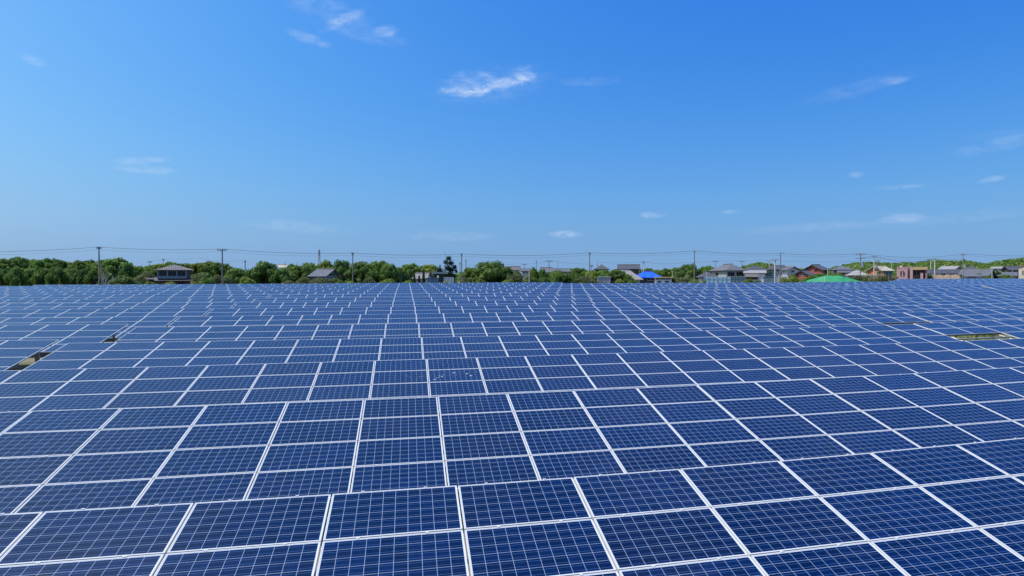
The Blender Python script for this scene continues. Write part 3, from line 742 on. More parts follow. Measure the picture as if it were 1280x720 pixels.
R_LIGHT = tile_mat('pale_roof_sheets', (.29, .285, .28), 1.2, .3); R_BEIGE = tile_mat('beige_roof_tiles', (.42, .375, .28)); R_BLUE = tile_mat('blue_tarpaulin', (.008, .10, .72), 1.6, 1.8, .5, .15)
R_LBLUE = tile_mat('pale_blue_sheet', (.34, .52, .70), 2., .3); R_TEMPLE = tile_mat('ash_grey_tiles', (.34, .34, .33))

def slab(mb, pts, uvs, th=.16):
    """roof plane with thickness; pts counter-clockwise from above"""
    P = [Vector(p) for p in pts]; n = (P[1]-P[0]).cross(P[2]-P[0]).normalized(); Q = [p-n*th for p in P]
    k = len(mb.f); mb.poly(P); mb.uv[k] = uvs
    mb.poly(Q[::-1])
    for i in range(len(P)):
        j = (i+1) % len(P); mb.poly([P[j], P[i], Q[i], Q[j]])
def plane_uv(pts):
    P = [Vector(p) for p in pts]; e = (P[1]-P[0]).normalized(); n = e.cross(P[2]-P[0]).normalized(); s_ = n.cross(e)
    return [((p-P[0]).dot(e), (p-P[0]).dot(s_)) for p in P]
def make_roof(root, kind, w, d, ze, zp, oh, rm, rx=0., th=.16, ridge=True):
    mb = MB(); a, b = w/2+oh, d/2+oh
    def add(p): slab(mb, p, plane_uv(p), th)
    rp = None
    if kind == 'hip':
        if w >= d: l = max(.1, a-b*.95); A, B = (-l, 0, zp), (l, 0, zp)
        else: l = max(.1, b-a*.95); A, B = (0, -l, zp), (0, l, zp)
        c = [(-a, -b, ze), (a, -b, ze), (a, b, ze), (-a, b, ze)]
        if w >= d: add([c[0], c[1], B, A]); add([c[2], c[3], A, B]); add([c[1], c[2], B]); add([c[3], c[0], A])
        else: add([c[1], c[2], B, A]); add([c[3], c[0], A, B]); add([c[0], c[1], A]); add([c[2], c[3], B])
        rp = (A, B)
    elif kind == 'gable':
        A, B = (-a, 0, zp), (a, 0, zp); add([(-a, -b, ze), (a, -b, ze), B, A]); add([(a, b, ze), (-a, b, ze), A, B]); rp = (A, B)
    elif kind == 'front':
        A, B = (rx, -b, zp), (rx, b, zp); add([(a, -b, ze), (a, b, ze), B, A]); add([(-a, b, ze), (-a, -b, ze), A, B]); rp = (A, B)
    elif kind == 'shed': add([(-a, -b, ze), (a, -b, ze), (a, b, zp), (-a, b, zp)])
    elif kind == 'flat': mb.box(-a, -b, zp-.22, a, b, zp)
    r = mb.build('roof', rm, root)
    if rp and ridge:
        q = MB(); q.tube([rp[0], rp[1]], .16, 6); q.build('ridge', rm, r)
    return r
def make_walls(root, kind, w, d, ze, zp, wm, rx=0., name='wall', th=.16):
    mb = MB(); a, b = w/2, d/2; mb.box(-a, -b, -.6, a, b, ze-th*.6)
    z0, z1 = ze-th*.6, zp-th*1.5
    if kind == 'gable':
        for s_ in (-1, 1):
            x0, x1 = (-a, -a+.15) if s_ < 0 else (a-.15, a)
            T = [(x0, -b, z0), (x0, b, z0), (x0, 0, z1)]; U = [(x1, p[1], p[2]) for p in T]
            mb.poly(T[::-1]); mb.poly(U); mb.poly([T[0], U[0], U[2], T[2]]); mb.poly([U[1], T[1], T[2], U[2]])
    if kind == 'front':
        for s_ in (-1, 1):
            y0, y1 = (-b, -b+.15) if s_ < 0 else (b-.15, b)
            T = [(-a, y0, z0), (a, y0, z0), (rx, y0, z1)]; U = [(p[0], y1, p[2]) for p in T]
            mb.poly(T); mb.poly(U[::-1]); mb.poly([T[2], U[2], U[0], T[0]]); mb.poly([T[1], U[1], U[2], T[2]])
    return mb.build(name, wm, root)
def window(root, w, d, face, u0, u1, z0, z1, fm=WFRAME, panes=2):
    """face f/l/r, u as a fraction of that face, heights in metres"""
    L = w if face == 'f' else d; x0, x1 = (u0-.5)*L, (u1-.5)*L
    rot = {'f': 0, 'l': -pi/2, 'r': pi/2}[face]; off = d/2 if face == 'f' else w/2
    o = MB(); o.box(x0, -.02, z0, x1, .03, z1); g = o.build('window', GLAZ, root, loc=(0, 0, 0))
    q = MB(); t = .07
    q.box(x0-t, -.055, z0-t, x1+t, -.021, z0); q.box(x0-t, -.055, z1, x1+t, -.021, z1+t); q.box(x0-t, -.055, z0, x0, -.021, z1); q.box(x1, -.055, z0, x1+t, -.021, z1)
    for i in range(1, panes): m_ = x0+(x1-x0)*i/panes; q.box(m_-.03, -.052, z0, m_+.03, -.021, z1)
    c, s_ = cos(rot), sin(rot); g.rotation_euler = (0, 0, rot); g.location = (s_*(off+.02), -c*(off+.02), 0)
    q.build('frame', fm, g)
def house(name, label, x0, x1, ypk, yev, e, depth, kind, wm, rm, rot=0., wins=(), oh=.55, cat='house', rx=0., grow=0., fm=WFRAME, base=None):
    """x0..x1, ypk, yev: eaves span, ridge and eaves height as read off the photograph; e: metres beyond the field"""
    xc = (x0+x1)/2; D = dmin(xc)+e; az = azi(xc); b = ground_at(xc, D)
    w_all = span(x0, x1, D); c, s_ = abs(cos(R(rot))), abs(sin(R(rot)))
    w = (w_all-depth*s_)/c-2*oh if rot else w_all-2*oh
    w = max(w, 1.2)
    Dc = D-depth/2*c
    zp = at(xc, ypk, D).z-b.z; ze = at(xc, yev, Dc).z-b.z
    root = empty(name, b, -az+R(rot)); tag(root, label, cat)
    make_walls(root, kind, w, depth, ze, zp, wm, rx*w); make_roof(root, kind, w, depth, ze, zp, oh, rm, rx*w)
    for wn in wins:
        face, u0, u1, ya, yb = wn[:5]
        za, zb = at(xc, ya, Dc).z-b.z, at(xc, yb, Dc).z-b.z
        window(root, w, depth, face, u0, u1, zb, za, fm, wn[5] if len(wn) > 5 else 2)
    return root, w, depth, b, Dc, xc, ze, zp

# two-storey house, left
h, w, d, b, Dc, xc, ze, zp = house('two_storey_house', 'two-storey brown house with hipped roof and long balcony, among trees at left', 194, 243, 330.6, 337.4, 22, 7, 'hip', W_BROWN, R_PURP,
    wins=[('f', .06, .25, 340, 344.6), ('f', .31, .55, 340, 344.6), ('f', .58, .80, 340, 344.6), ('f', .36, .52, 352, 357), ('f', .6, .78, 352, 357)], fm=DFRAME)
z = lambda y: at(xc, y, Dc).z-b.z
m_ = MB(); m_.box(-w*.52, -d/2-1.3, z(347.6), w*.36, -d/2-1.22, z(345.3)); m_.box(-w*.52, -d/2-1.3, z(348.3), w*.36, -d/2-.01, z(347.8)); m_.build('balcony', W_TEAL, h)
for i in range(4):
    m_ = MB(); x_ = -w*.5+w*.84*i/3; m_.box(x_-.07, -d/2-1.2, z(345.2), x_+.07, -d/2-1.06, ze-.15); m_.build('balcony_post', W_GREY, h)
m_ = MB(); p = [(-w*.6, -d/2-2.2, z(350.6)), (w*.55, -d/2-2.2, z(350.6)), (w*.55, -d/2-.05, z(349)), (-w*.6, -d/2-.05, z(349))]; slab(m_, p, plane_uv(p), .12); m_.build('porch_roof', R_PURP, h)
house('low_house', 'low house with pale grey roof tucked into trees below the lattice tower', 386, 428, 336.6, 345.5, 12, 9, 'gable', W_GREY, R_GREY, -18, [('r', .3, .7, 341.5, 344.5)])
house('low_house', 'low mauve outbuilding roof showing left of the two-storey house', 185, 195, 346.5, 349, 30, 4, 'gable', W_BROWN, R_PURP, 0)
house('low_house', 'small pale lean-to roof on the right of the two-storey house', 241, 249, 345.5, 348.5, 26, 4, 'gable', W_BEIGE, R_GREY, -20)
house('far_house', 'small beige roof peeping over trees right of the domed tree', 349, 358, 330.8, 334.5, 70, 6, 'gable', W_BEIGE, R_BEIGE)
house('low_house', 'white gabled roof half hidden by dark cypresses', 519, 540, 341, 348.5, 16, 5, 'front', W_WHITE, R_GREY, 28, rx=-.1)
h, w, d, b, Dc, xc, ze, zp = house('temple_house', 'small temple-like house with ash-grey gabled roof in front of the dark pine', 541, 559, 334.3, 340.2, 22, 5, 'front', W_DARK, R_TEMPLE, 0,
    [('f', .25, .75, 341.5, 345.5)], fm=DFRAME)
m_ = MB(); m_.box(-w/2-.6, -d/2-.62, ze-.35, w/2+.6, -d/2-.5, ze+.02); m_.build('fascia', W_BEIGE, h)
m_ = MB(); m_.box(-.16, -d/2-.7, zp-.1, .16, -d/2-.4, zp+.5); m_.build('ridge_ornament', R_TEMPLE, h)
for (x0, x1, pk, ev, e, kind, wm, rm, lab, wn) in (
    (636, 651, 333.2, 337.5, 84, 'gable', W_BEIGE, R_PURP, 'distant brown roof left of the small round light tree', []),
    (650, 664, 336.2, 338.6, 64, 'gable', W_BEIGE, R_GREY, 'distant beige walled house left of the small round light tree', [('f', .2, .4, 340, 342), ('f', .6, .85, 340, 342)]),
    (675, 691, 334.6, 340.4, 60, 'gable', W_WHITE, R_GREY, 'distant white house with blue-grey roof by the crossarm pole', [('f', .15, .35, 341.5, 343.5), ('f', .6, .8, 341.5, 343.5)]),
    (690, 713, 336, 339.5, 76, 'gable', W_GREY, R_GREY, 'distant house with long grey roof left of the fifth utility pole', [('f', .2, .35, 341, 343.5)]),
    (742, 762, 330.9, 336.6, 66, 'hip', W_DARK, R_DARK, 'distant dark pyramid roof right of the fifth utility pole', []),
    (771.5, 800, 331, 336.2, 54, 'gable', W_DARK, R_DARK, 'long dark roofed house standing above the trees near the blue roof', [('f', .1, .3, 336.8, 338.5), ('f', .5, .8, 336.8, 338.5)])):
    house('far_house', lab, x0, x1, pk, ev, e, 6, kind, wm, rm, 0, wn)
house('barn', 'barn with pale sloping roof left of the blue sheeted roof', 758, 804, 337, 349.5, 11, 6, 'front', W_BEIGE, R_BEIGE, -14, oh=.8)
house('tarp_house', 'house with a bright blue sheeted hip roof', 790, 829, 339.6, 347, 20, 4.2, 'hip', W_DARK, R_BLUE, 0, [('f', .5, .75, 348, 350.5)])
h, w, d, b, Dc, xc, ze, zp = house('workshop', 'low white flat-roofed building in front of the blue sheeted roof', 817, 841, 346, 346.6, 5, 4, 'flat', W_WHITE, W_TAN, 0,
    [('f', .08, .32, 347.6, 349.6, 2), ('f', .36, .62, 347.6, 349.6, 2), ('f', .66, .94, 347.6, 349.6, 2), ('f', .18, .36, 351, 353.4), ('f', .6, .82, 351, 353.4)], .25, 'building')
house('low_house', 'low dark-roofed house left of the hipped grey house', 869, 898, 339.8, 346.5, 12, 6, 'hip', W_WHITE, R_DARK, 8)
h, w, d, b, Dc, xc, ze, zp = house('hipped_house', 'large pale house with grey hipped roof behind the light blue fence', 886, 933, 330.4, 338, 24, 8.5, 'hip', W_GREY, R_GREY, 24,
    [('f', .08, .42, 340.5, 345, 3), ('f', .55, .92, 340.5, 345, 3), ('l', .3, .45, 341, 344)], fm=DFRAME)
house('white_house', 'white house with dark roof right of the hipped grey house', 925, 962, 332, 337.6, 26, 7, 'hip', W_WHITE, R_DARK, 4, [('f', .1, .35, 340, 343)])
h, w, d, b, Dc, xc, ze, zp = house('annex', 'white annex with pale lean-to roof and dark opening below the dark roof', 929, 958, 337.5, 341.2, 16, 4.5, 'shed', W_WHITE, R_LIGHT, 0, oh=.3, cat='building')
m_ = MB(); z = lambda y: at(xc, y, Dc).z-b.z
m_.box(-w*.45, -d/2-.02, z(349.5), w*.15, -d/2-.005, z(346.3)); m_.build('opening', W_DARK, h)  # flat dark sheet on the wall, painting the shade inside an opening
m_ = MB(); m_.box(-w*.48, -d/2-.9, z(346.2), w*.2, -d/2-.03, z(345.8)); m_.build('awning', W_TAN, h)
house('gable_house', 'small grey-green gabled house front beside the thick pale pole', 955, 970, 337.2, 342.8, 20, 5, 'front', W_TEAL, R_DARK, 0, [('f', .3, .7, 343.2, 345.5)])
house('far_house', 'dark roofed house behind the thick pale pole', 962, 981, 332, 336.8, 60, 6, 'gable', W_GREY, R_DARK, 0, [('f', .5, .7, 337.5, 339.5)])
house('low_house', 'grey roofed house with dark gable right of the streetlight pole', 977, 999, 333.2, 337.5, 44, 7, 'gable', W_WHITE, R_GREY, -24, [('f', .2, .45, 338.5, 341), ('r', .3, .6, 338, 340.5)])
h, w, d, b, Dc, xc, ze, zp = house('red_house', 'red walled house with dark grey gabled roof', 1002, 1037, 331, 337.4, 34, 8, 'gable', W_RED, R_DARK, 34,
    [('f', .25, .5, 339, 342), ('f', .58, .85, 339, 342), ('l', .55, .7, 337, 338.8)], fm=DFRAME)
house('red_annex', 'small red gabled annex in front of the red house', 995, 1015, 338, 344.2, 26, 5, 'gable', W_RED, R_DARK, 46, [('l', .35, .6, 342.5, 344.5)], cat='building')
house('white_house', 'white house with blue-grey roofs right of the red house', 1037, 1068, 332.2, 337.2, 44, 7, 'hip', W_WHITE, R_GREY, 0, [('f', .1, .3, 338.5, 341), ('f', .45, .7, 338.5, 341), ('f', .78, .92, 338.5, 341)])
house('low_house', 'low house with grey lower roof below the white house', 1046, 1070, 337.2, 340.5, 38, 4, 'shed', W_WHITE, R_GREY, 0, [('f', .1, .4, 341, 343.4), ('f', .55, .85, 341, 343.4)])
house('low_house', 'low house with pale hipped roof left of the brick house', 1056, 1086, 337.8, 344.2, 18, 7, 'hip', W_BEIGE, R_LIGHT, 8, [('f', .3, .5, 345, 347)])
h, w, d, b, Dc, xc, ze, zp = house('brick_house', 'orange brick house with beige tiled roof left of the pink building', 1081, 1117, 332.8, 338.4, 26, 8, 'gable', W_ORANGE, R_BEIGE, 26,
    [('f', .02, .3, 339.5, 346, 2), ('f', .34, .64, 339.5, 344, 3), ('f', .7, .96, 339.5, 344, 3), ('l', .6, .8, 340, 342.6)])
for i in range(3):
    m_ = MB(); x_ = -w*.4+i*w*.4; m_.box(x_-.08, -d/2-.5, -.3, x_+.08, -d/2-.36, ze-.12); m_.build('veranda_post', W_SLATE, h)
# pink building
xc = 1140; D = dmin(xc)+10; b = ground_at(xc, D); h = empty('pink_building', b, -azi(xc)); tag(h, 'pink flat-roofed building with arched window and tan roof band', 'building')
px = lambda x: D*tan(azi(x)-azi(xc)); z = lambda y: at(xc, y, D).z-b.z
m_ = MB(); m_.box(px(1121), -1.5, -.6, px(1134.6), 5, z(333.8)); wl = m_.build('wall', W_PINK, h)
m_ = MB(); m_.box(px(1134.8), -.6, -.6, px(1137.2), 5, z(333.8)); m_.build('wall', W_PINK_SHADED, h)
m_ = MB(); m_.box(px(1137.4), -1.5, -.6, px(1140.8), 5, z(333.9)); m_.build('wall', W_PINK, h)
m_ = MB(); m_.box(px(1141), .8, -.6, px(1159), 5, z(337.3)); m_.build('wall', W_PINK_SHADED, h)
m_ = MB(); m_.box(px(1141), -1.6, z(337.4), px(1159.4), 5, z(333.9)); m_.build('roof_band', W_TAN, h)
m_ = MB(); m_.box(px(1150.4), -1.3, -.6, px(1153.8), .5, z(341)); m_.build('wall', W_PINK, h)
m_ = MB(); m_.box(px(1156.5), -1.3, -.6, px(1158.8), .78, z(337.5)); m_.build('wall', W_PINK_SHADED, h)
for (xa, xb, ya, yb) in ((1142, 1149, 338.5, 344), (1154.5, 1156.2, 340, 342.5)):
    m_ = MB(); m_.box(px(xa), .74, z(yb), px(xb), .79, z(ya)); g = m_.build('window', GLAZ, h)
    q = MB(); q.box(px((xa+xb)/2)-.04, .70, z(yb), px((xa+xb)/2)+.04, .735, z(ya)); q.box(px(xa), .70, z(yb)-.08, px(xb), .735, z(yb)); q.build('frame', WFRAME, g)
for i in range(5):
    x_ = px(1122.6+i*2.5); m_ = MB(); m_.box(x_-.11, -1.53, z(335.7), x_+.11, -1.505, z(334.9)); m_.build('tile_inset', W_ORANGE, h)
x0, x1, z0, z1 = px(1125.3), px(1131), z(344.9), z(341.2)
pts = [(x0, z0), (x1, z0), (x1, z1)]+[((x0+x1)/2+(x1-x0)/2*cos(t), z1+.75*sin(t)) for t in np.linspace(.2, pi-.2, 8)]+[(x0, z1)]
m_ = MB(); m_.poly([(x, -1.52, zz) for x, zz in pts]); g = m_.build('window', GLAZ, h)
q = MB(); q.tube([(x, -1.54, zz) for x, zz in pts]+[(x0, -1.54, z0)], .05, 4); xm = (x0+x1)/2; q.box(xm-.14, -1.56, z0, xm+.14, -1.525, z1+.6); q.build('frame', W_PINK, g)
m_ = MB(); m_.tube([(px(1126.5), 1, z(333.8)), (px(1126.5), 1, z(331.9))], .28, 8); m_.build('roof_vent', W_WHITE, h)
# right-hand houses
house('far_house', 'house with pale sheet roof behind the brown earth mound', 1172, 1204, 333, 336.6, 46, 8, 'gable', W_GREY, R_LIGHT, -14, [('f', .2, .4, 337.5, 339.5), ('r', .3, .6, 337, 339)])
house('low_house', 'low dark roofed house below the pale sheet roof', 1159, 1200, 337.2, 341.8, 34, 7, 'gable', W_WHITE, R_DARK, 0, [('f', .4, .6, 342.3, 344)])
house('far_house', 'dark tiled house behind the rightmost utility pole', 1200, 1228, 332.2, 338.2, 56, 7, 'hip', W_DARK, R_DARK, 0)
house('hall', 'wide low hall with grey sheet roof near the light blue curved roof', 1196, 1246, 337, 345.2, 24, 10, 'gable', W_GREY, R_GREY, -10, cat='building')
house('far_house', 'small house with pale roof above the dark low hedge', 1238, 1254, 333.6, 335.6, 60, 5, 'gable', W_WHITE, R_LIGHT, 0, [('f', .2, .45, 336.3, 338)])
house('dark_house', 'dark timber house just left of the cream building', 1250, 1276, 332.6, 337.6, 32, 7, 'gable', W_DARK, R_DARK, 16, [('f', .15, .4, 339, 342), ('f', .55, .85, 339, 342)])
house('low_house', 'grey lean-to roof below the dark timber house', 1246, 1272, 340, 344.8, 22, 4, 'shed', W_GREY, R_GREY, 0, oh=.3)
h, w, d, b, Dc, xc, ze, zp = house('cream_building', 'cream building with red trimmed roof at the right edge', 1272, 1318, 327.5, 333, 8, 7, 'front', W_CREAM, wallmat('red_trim', (.30, .10, .08)), 0,
    [('f', .10, .14, 338, 343), ('f', .3, .5, 337, 341)], .2, 'building')
# light blue curved roof
xc = 1215; D = dmin(xc)+8; b = ground_at(xc, D); h = empty('curved_shelter', b, -azi(xc)); tag(h, 'light blue curved roof shelter beside the rightmost utility pole', 'shelter')
wd = span(1205.5, 1224.5, D)/2; zt = at(xc, 344, D).z-b.z; zb = at(xc, 347, D).z-b.z
m_ = MB()
for i in range(12):
    t0, t1 = -1+i/6, -1+(i+1)/6; za, zc = zb+(zt-zb)*(1-t0*t0), zb+(zt-zb)*(1-t1*t1)
    p = [(t0*wd, -2, za), (t1*wd, -2, zc), (t1*wd, 2, zc), (t0*wd, 2, za)]; slab(m_, p, plane_uv(p), .08)
m_.build('roof', R_LBLUE, h)
for sx_ in (-1, 1):
    for sy_ in (-1, 1):
        q = MB(); q.tube([(sx_*wd*.9, sy_*1.7, -.3), (sx_*wd*.9, sy_*1.7, zb+.1)], .06, 6); q.build('post', STEEL, h)
# sheds, cabinets, fences
def cabinet(name, label, x0, x1, y0, e, dep, m_body, cat, side=None, doors=2):
    xc = (x0+x1)/2; D = dmin(xc)+e; b = ground_at(xc, D); h = empty(name, b, -azi(xc)); tag(h, label, cat)
    w = span(x0, x1, D); H = at(xc, y0, D).z-b.z
    q = MB(); q.box(-w/2, 0, -.3, w/2, dep, H); q.build('body', m_body, h)
    q = MB(); q.box(-w/2-.08, -.1, H, w/2+.08, dep+.1, H+.09); q.build('roof', side or m_body, h)
    for i in range(doors):
        q = MB(); a = -w/2+w*i/doors+.05; c = -w/2+w*(i+1)/doors-.05; q.box(a, -.035, .15, c, -.003, H-.1); dr = q.build('door', m_body, h)
        q = MB(); q.box(c-.16, -.075, H*.45, c-.1, -.037, H*.6); q.build('handle', DARKMETAL, dr)
    return h, w, H
h, w, H = cabinet('shed', 'blue-grey steel shed in front of the temple-like house', 534, 548.6, 347.6, 2.5, 2, W_SLATE, 'shed')
for s_ in (-1, 1):
    q = MB(); q.tube([(s_*w*.44, .3, H+.09), (s_*w*.44, .3, H+.45)], [.16, .12], 8); q.build('vent', W_WHITE, h)
h, w, H = cabinet('equipment_cabinet', 'pale grey equipment cabinet standing behind the notch in the back row', 746.5, 763.5, 346.3, 3, 2, W_GREY, 'cabinet', W_WHITE, 3)
q = MB(); q.box(-w/2-.02, -.02, .1, -w/2+.45, -.001, H); q.build('sunlit_side_strip', W_WHITE, h)  # sunlit left side of the cabinet, painted as a white strip on the front
cabinet('shed', 'grey-blue steel shed below the grey-green gabled house', 954.5, 967.5, 346.4, 3, 2, W_SLATE, 'shed')
cabinet('junction_box', 'small white junction box left of the pale equipment cabinet', 736.5, 740, 351, 2, .5, W_WHITE, 'box', None, 1)
def fence(name, label, x0, x1, y0, e, m_, n, cat='fence'):
    xc = (x0+x1)/2; D = dmin(xc)+e; b = ground_at(xc, D); h = empty(name, b, -azi(xc)); tag(h, label, cat)
    w = span(x0, x1, D); H = at(xc, y0, D).z-b.z
    q = MB(); q.box(-w/2, 0, -.3, w/2, .05, H); q.build('panel', m_, h)
    for i in range(n+1):
        q = MB(); a = -w/2+w*i/n; q.box(a-.05, -.09, -.3, a+.05, -.003, H+.04); q.build('post', m_, h)
    q = MB(); q.box(-w/2, -.13, H-.12, w/2, -.093, H-.02); q.build('rail', m_, h)
fence('sheet_fence', 'light blue sheet steel fence in front of the hipped grey house', 880, 913, 346, 6, W_BLUE, 6)
fence('sheet_fence', 'slate grey sheet fence right of the light blue fence', 913.3, 932, 345.4, 7, W_SLATE, 4)
fence('block_wall', 'low white block wall right of the blue-grey shed', 555, 567, 346.5, 9, W_WHITE, 3, 'wall')
fence('block_wall', 'beige garden wall in front of the brick house', 1078, 1096, 343.2, 12, W_BEIGE, 3, 'wall')
fence('block_wall', 'short white wall panels beside the streetlight pole', 973, 985, 344.5, 12, W_WHITE, 3, 'wall')
# green netting over a mound
xc = 1040; D = dmin(xc)+9; b = ground_at(xc, D); hz_ = at(xc, 344.8, D).z-b.z; wd = span(953, 1127, D)
NET = mat('green_netting', (.02, .245, .105), .7, 0, .18, 1.2, .4, .3, 6)
nx, ny = 56, 24; v = []
for j in range(ny+1):
    for i in range(nx+1):
        u, q_ = i/nx*2-1, j/ny*2-1
        hgt = min(1., (1-abs(u))*1.13)*min(1, (1-abs(q_))*1.6)
        v.append((u*wd/2, q_*5, -.3+(hz_+.3)*hgt+.06*sin(u*31+q_*5)*hgt*(1-hgt*.6)+.04*sin(q_*23+u*9)*(1-hgt)))
f = [(j*(nx+1)+i, j*(nx+1)+i+1, (j+1)*(nx+1)+i+1, (j+1)*(nx+1)+i) for j in range(ny) for i in range(nx)]
me = bpy.data.meshes.new('netting_mound'); me.from_pydata(v, [], f); me.materials.append(NET); me.polygons.foreach_set('use_smooth', [True]*len(f))
o = link('netting_mound', me, None, b, (0, 0, -azi(xc))); tag(o, 'green netting draped over a low mound right behind the panels', 'netting')
# brown earth mound
xc = 1182; D = dmin(xc)+6; b = ground_at(xc, D); wd = span(1156, 1209, D); hz_ = at(xc, 343.6, D).z-b.z
v = []
for j in range(15):
    for i in range(49):
        u, q_ = i/48*2-1, j/14*2-1; k = min(1, (1-abs(u))*3.2)*max(0, 1-q_*q_)
        v.append((u*wd/2, q_*5, -.3+(hz_+.3)*k+.12*sin(u*17+q_*3)*k+.08*sin(u*41+1)*k))
f = [(j*49+i, j*49+i+1, (j+1)*49+i+1, (j+1)*49+i) for j in range(14) for i in range(48)]
me = bpy.data.meshes.new('earth_mound'); me.from_pydata(v, [], f); me.materials.append(mat('brown_earth', (.22, .17, .125), .95, 0, .3, 1.5, .3, .6, 3)); me.polygons.foreach_set('use_smooth', [True]*len(f))
tag(link('earth_mound', me, None, b, (0, 0, -azi(xc))), 'long low mound of brown earth right of the pink building', 'mound')

# ------------------------------------------------------------------ poles and cables
def pole(x, ytop, e, label, arm=0., r=.15, m=POLEC, second=False, box=False, group=None, lamp=False, name='utility_pole'):
    D = dmin(x)+e; b = ground_at(x, D); H = at(x, ytop, D).z-b.z
    root = empty(name, b, -azi(x)); tag(root, label, 'pole', group)
    q = MB(); q.tube([(0, 0, -.4), (0, 0, H*.5), (0, 0, H)], [r*1.2, r, r*.75], 8); q.build('shaft', m, root)
    if arm:
        for k in range(2 if second else 1):
            zz = H-.25-k*.9
            q = MB(); q.box(-arm, -.06-r, zz-.06, arm, .04-r, zz+.06); a_ = q.build('crossarm', STEEL if m is not POLEC else POLEC, root)
            for s_ in (-1, -.45, .45, 1):
                t = MB(); t.tube([(s_*arm*.92, -.01-r, zz+.06), (s_*arm*.92, -.01-r, zz+.18), (s_*arm*.92, -.01-r, zz+.3)], [.04, .07, .04], 6); t.build('insulator', PORC, a_)
    if box:
        q = MB(); q.tube([(.32+r, 0, H*.60), (.32+r, 0, H*.60+.9)], .3, 10); q.build('transformer', STEEL, root)
    if lamp:
        q = MB(); q.tube([(0, 0, H-.1), (.15, 0, H+.12), (.6, 0, H+.16), (1.1, 0, H+.12)], .05, 6); la = q.build('lamp_arm', m, root)
        q = MB(); q.box(.9, -.1, H+.03, 1.5, .1, H+.13); q.build('lamp_head', W_WHITE, la)
    return Vector((b.x, b.y, b.z+H))
G5 = 'utility poles along the near line behind the field'
MAIN = [(124, 308.6, 4, .35, 'leftmost tall utility pole, in front of the woodland', 0), (278, 311, 4, .75, 'tall utility pole with crossarm right of the two-storey house', 0), (441, 316, 4, .2, 'tall utility pole between the dark trees, left of the yellow-green tree', 0),
        (577, 317.2, 5, .15, 'tall utility pole right of the dark pine', 0), (737, 315.8, 6, .2, 'tall utility pole behind the notch in the back row', 0), (868, 313.2, 8, .15, 'tall utility pole left of the hipped grey house', 0),
        (975.4, 316.6, 10, 0, 'slim pole with a curved lamp arm between the grey houses', 1), (1075.5, 316.8, 12, 1.0, 'tall utility pole with double crossarms left of the brick house', 2), (1203.6, 317.2, 12, .7, 'rightmost tall utility pole with a transformer', 3)]
tops = []
for (x, y, e, arm, lab, fl) in MAIN:
    tops.append(pole(x, y, e, lab, arm, .12 if x < 300 else .105, POLEC, fl == 2, fl in (2, 3), G5, fl == 1, 'lamp_pole' if fl == 1 else 'utility_pole'))
pole(127.2, 330, 5, 'thin dark stay post beside the leftmost tall pole', 0, .09)
FARP = [(187.5, 326.4, 66, .5, .1, 'far pole over the ridge left of the two-storey house'), (204.5, 324, 74, .3, .1, 'far pole just above the two-storey house roof'), (306.5, 326, 26, .15, .14, 'short dark pole between the second pole and the domed tree'),
        (356.5, 327.4, 56, 0, .1, 'far thin pole beside the beige far roof'), (371.5, 328.2, 60, 0, .1, 'far thin pole right of the beige far roof'), (574.9, 328.2, 20, .1, .11, 'thin pole close left of the fourth tall pole'),
        (582.4, 325, 26, .1, .12, 'thin dark pole close right of the fourth tall pole'), (655.4, 329.6, 80, .9, .12, 'far crossarm pole left of the small round light tree'), (670.4, 326, 64, .1, .13, 'far plain pole above the small round trees'),
        (686.3, 325.4, 50, 1.1, .14, 'far pole with wide crossarm above the blue-grey roof'), (697.4, 325.4, 58, 0, .1, 'far slim pole right of the wide crossarm pole'), (661.5, 337.5, 4, 0, .11, 'short grey-blue post in front of the dark bushes'),
        (695.4, 336.5, 6, 0, .1, 'short grey post in the greenery left of the fifth pole'), (739.6, 331.4, 20, .3, .1, 'short post against the right side of the fifth tall pole'), (746.6, 329.4, 70, .1, .1, 'far post beside the dark pyramid roof'), (802.4, 327.4, 30, 0, .09, 'pale thin pole by the long dark roof'),
        (804.6, 327, 24, .3, .15, 'dark pole standing before the blue sheeted roof'), (799.4, 336, 18, 0, .08, 'thin post at the left end of the blue sheeted roof'), (840.6, 338.5, 12, 0, .1, 'pale short post behind the low white building'), (859.4, 337.5, 14, 0, .1, 'short post left of the sixth tall pole'),
        (883.4, 340, 8, 0, .1, 'tan post at the left end of the light blue fence'), (894.4, 326, 66, .9, .12, 'far crossarm pole left above the hipped grey roof'), (927.4, 326, 70, .9, .12, 'far crossarm pole between hipped house and dark roof'), (961.4, 325.2, 62, .9, .13, 'far crossarm pole left of the thick pale pole'),
        (968.8, 323.2, 14, .6, .24, 'thick pale concrete pole by the grey-green gable'), (989, 335, 10, 0, .12, 'short post right of the lamp pole'), (1034.6, 336.6, 16, 0, .12, 'short tan post at the right end of the red house'),
        (1031.4, 345, 6, 0, .14, 'short white post standing at the green netting'), (1066.8, 329.5, 60, 0, .12, 'far post left of the double crossarm pole'), (1092.6, 319.8, 24, .5, .18, 'pale utility pole in front of the brick house'),
        (1097.4, 324.4, 70, .7, .12, 'far crossarm pole behind the brick house'), (1114.4, 328.6, 54, 0, .13, 'pale grey post right above the brick house roof'), (1163.4, 323.6, 40, .9, .17, 'crossarm pole left beside the white pole'),
        (1168.4, 322.8, 9, .25, .2, 'white painted pole right of the pink building'), (1226.5, 337.4, 10, 0, .11, 'thin post right of the light blue curved roof'), (1240, 337.2, 10, 0, .13, 'pale blue and white post beside the hall roof'), (1265.6, 333.4, 12, 0, .16, 'grey post left of the cream building')]
ftop = {}
for (x, y, e, arm, r, lab) in FARP:
    m_ = POLEL if any(k in lab for k in ('pale', 'white', 'tan', 'grey-blue')) else POLEC
    ftop[x] = pole(x, y, e, lab, arm, r*.72, m_, False, x == 1092.6, name='post' if ('post' in lab) else 'utility_pole')
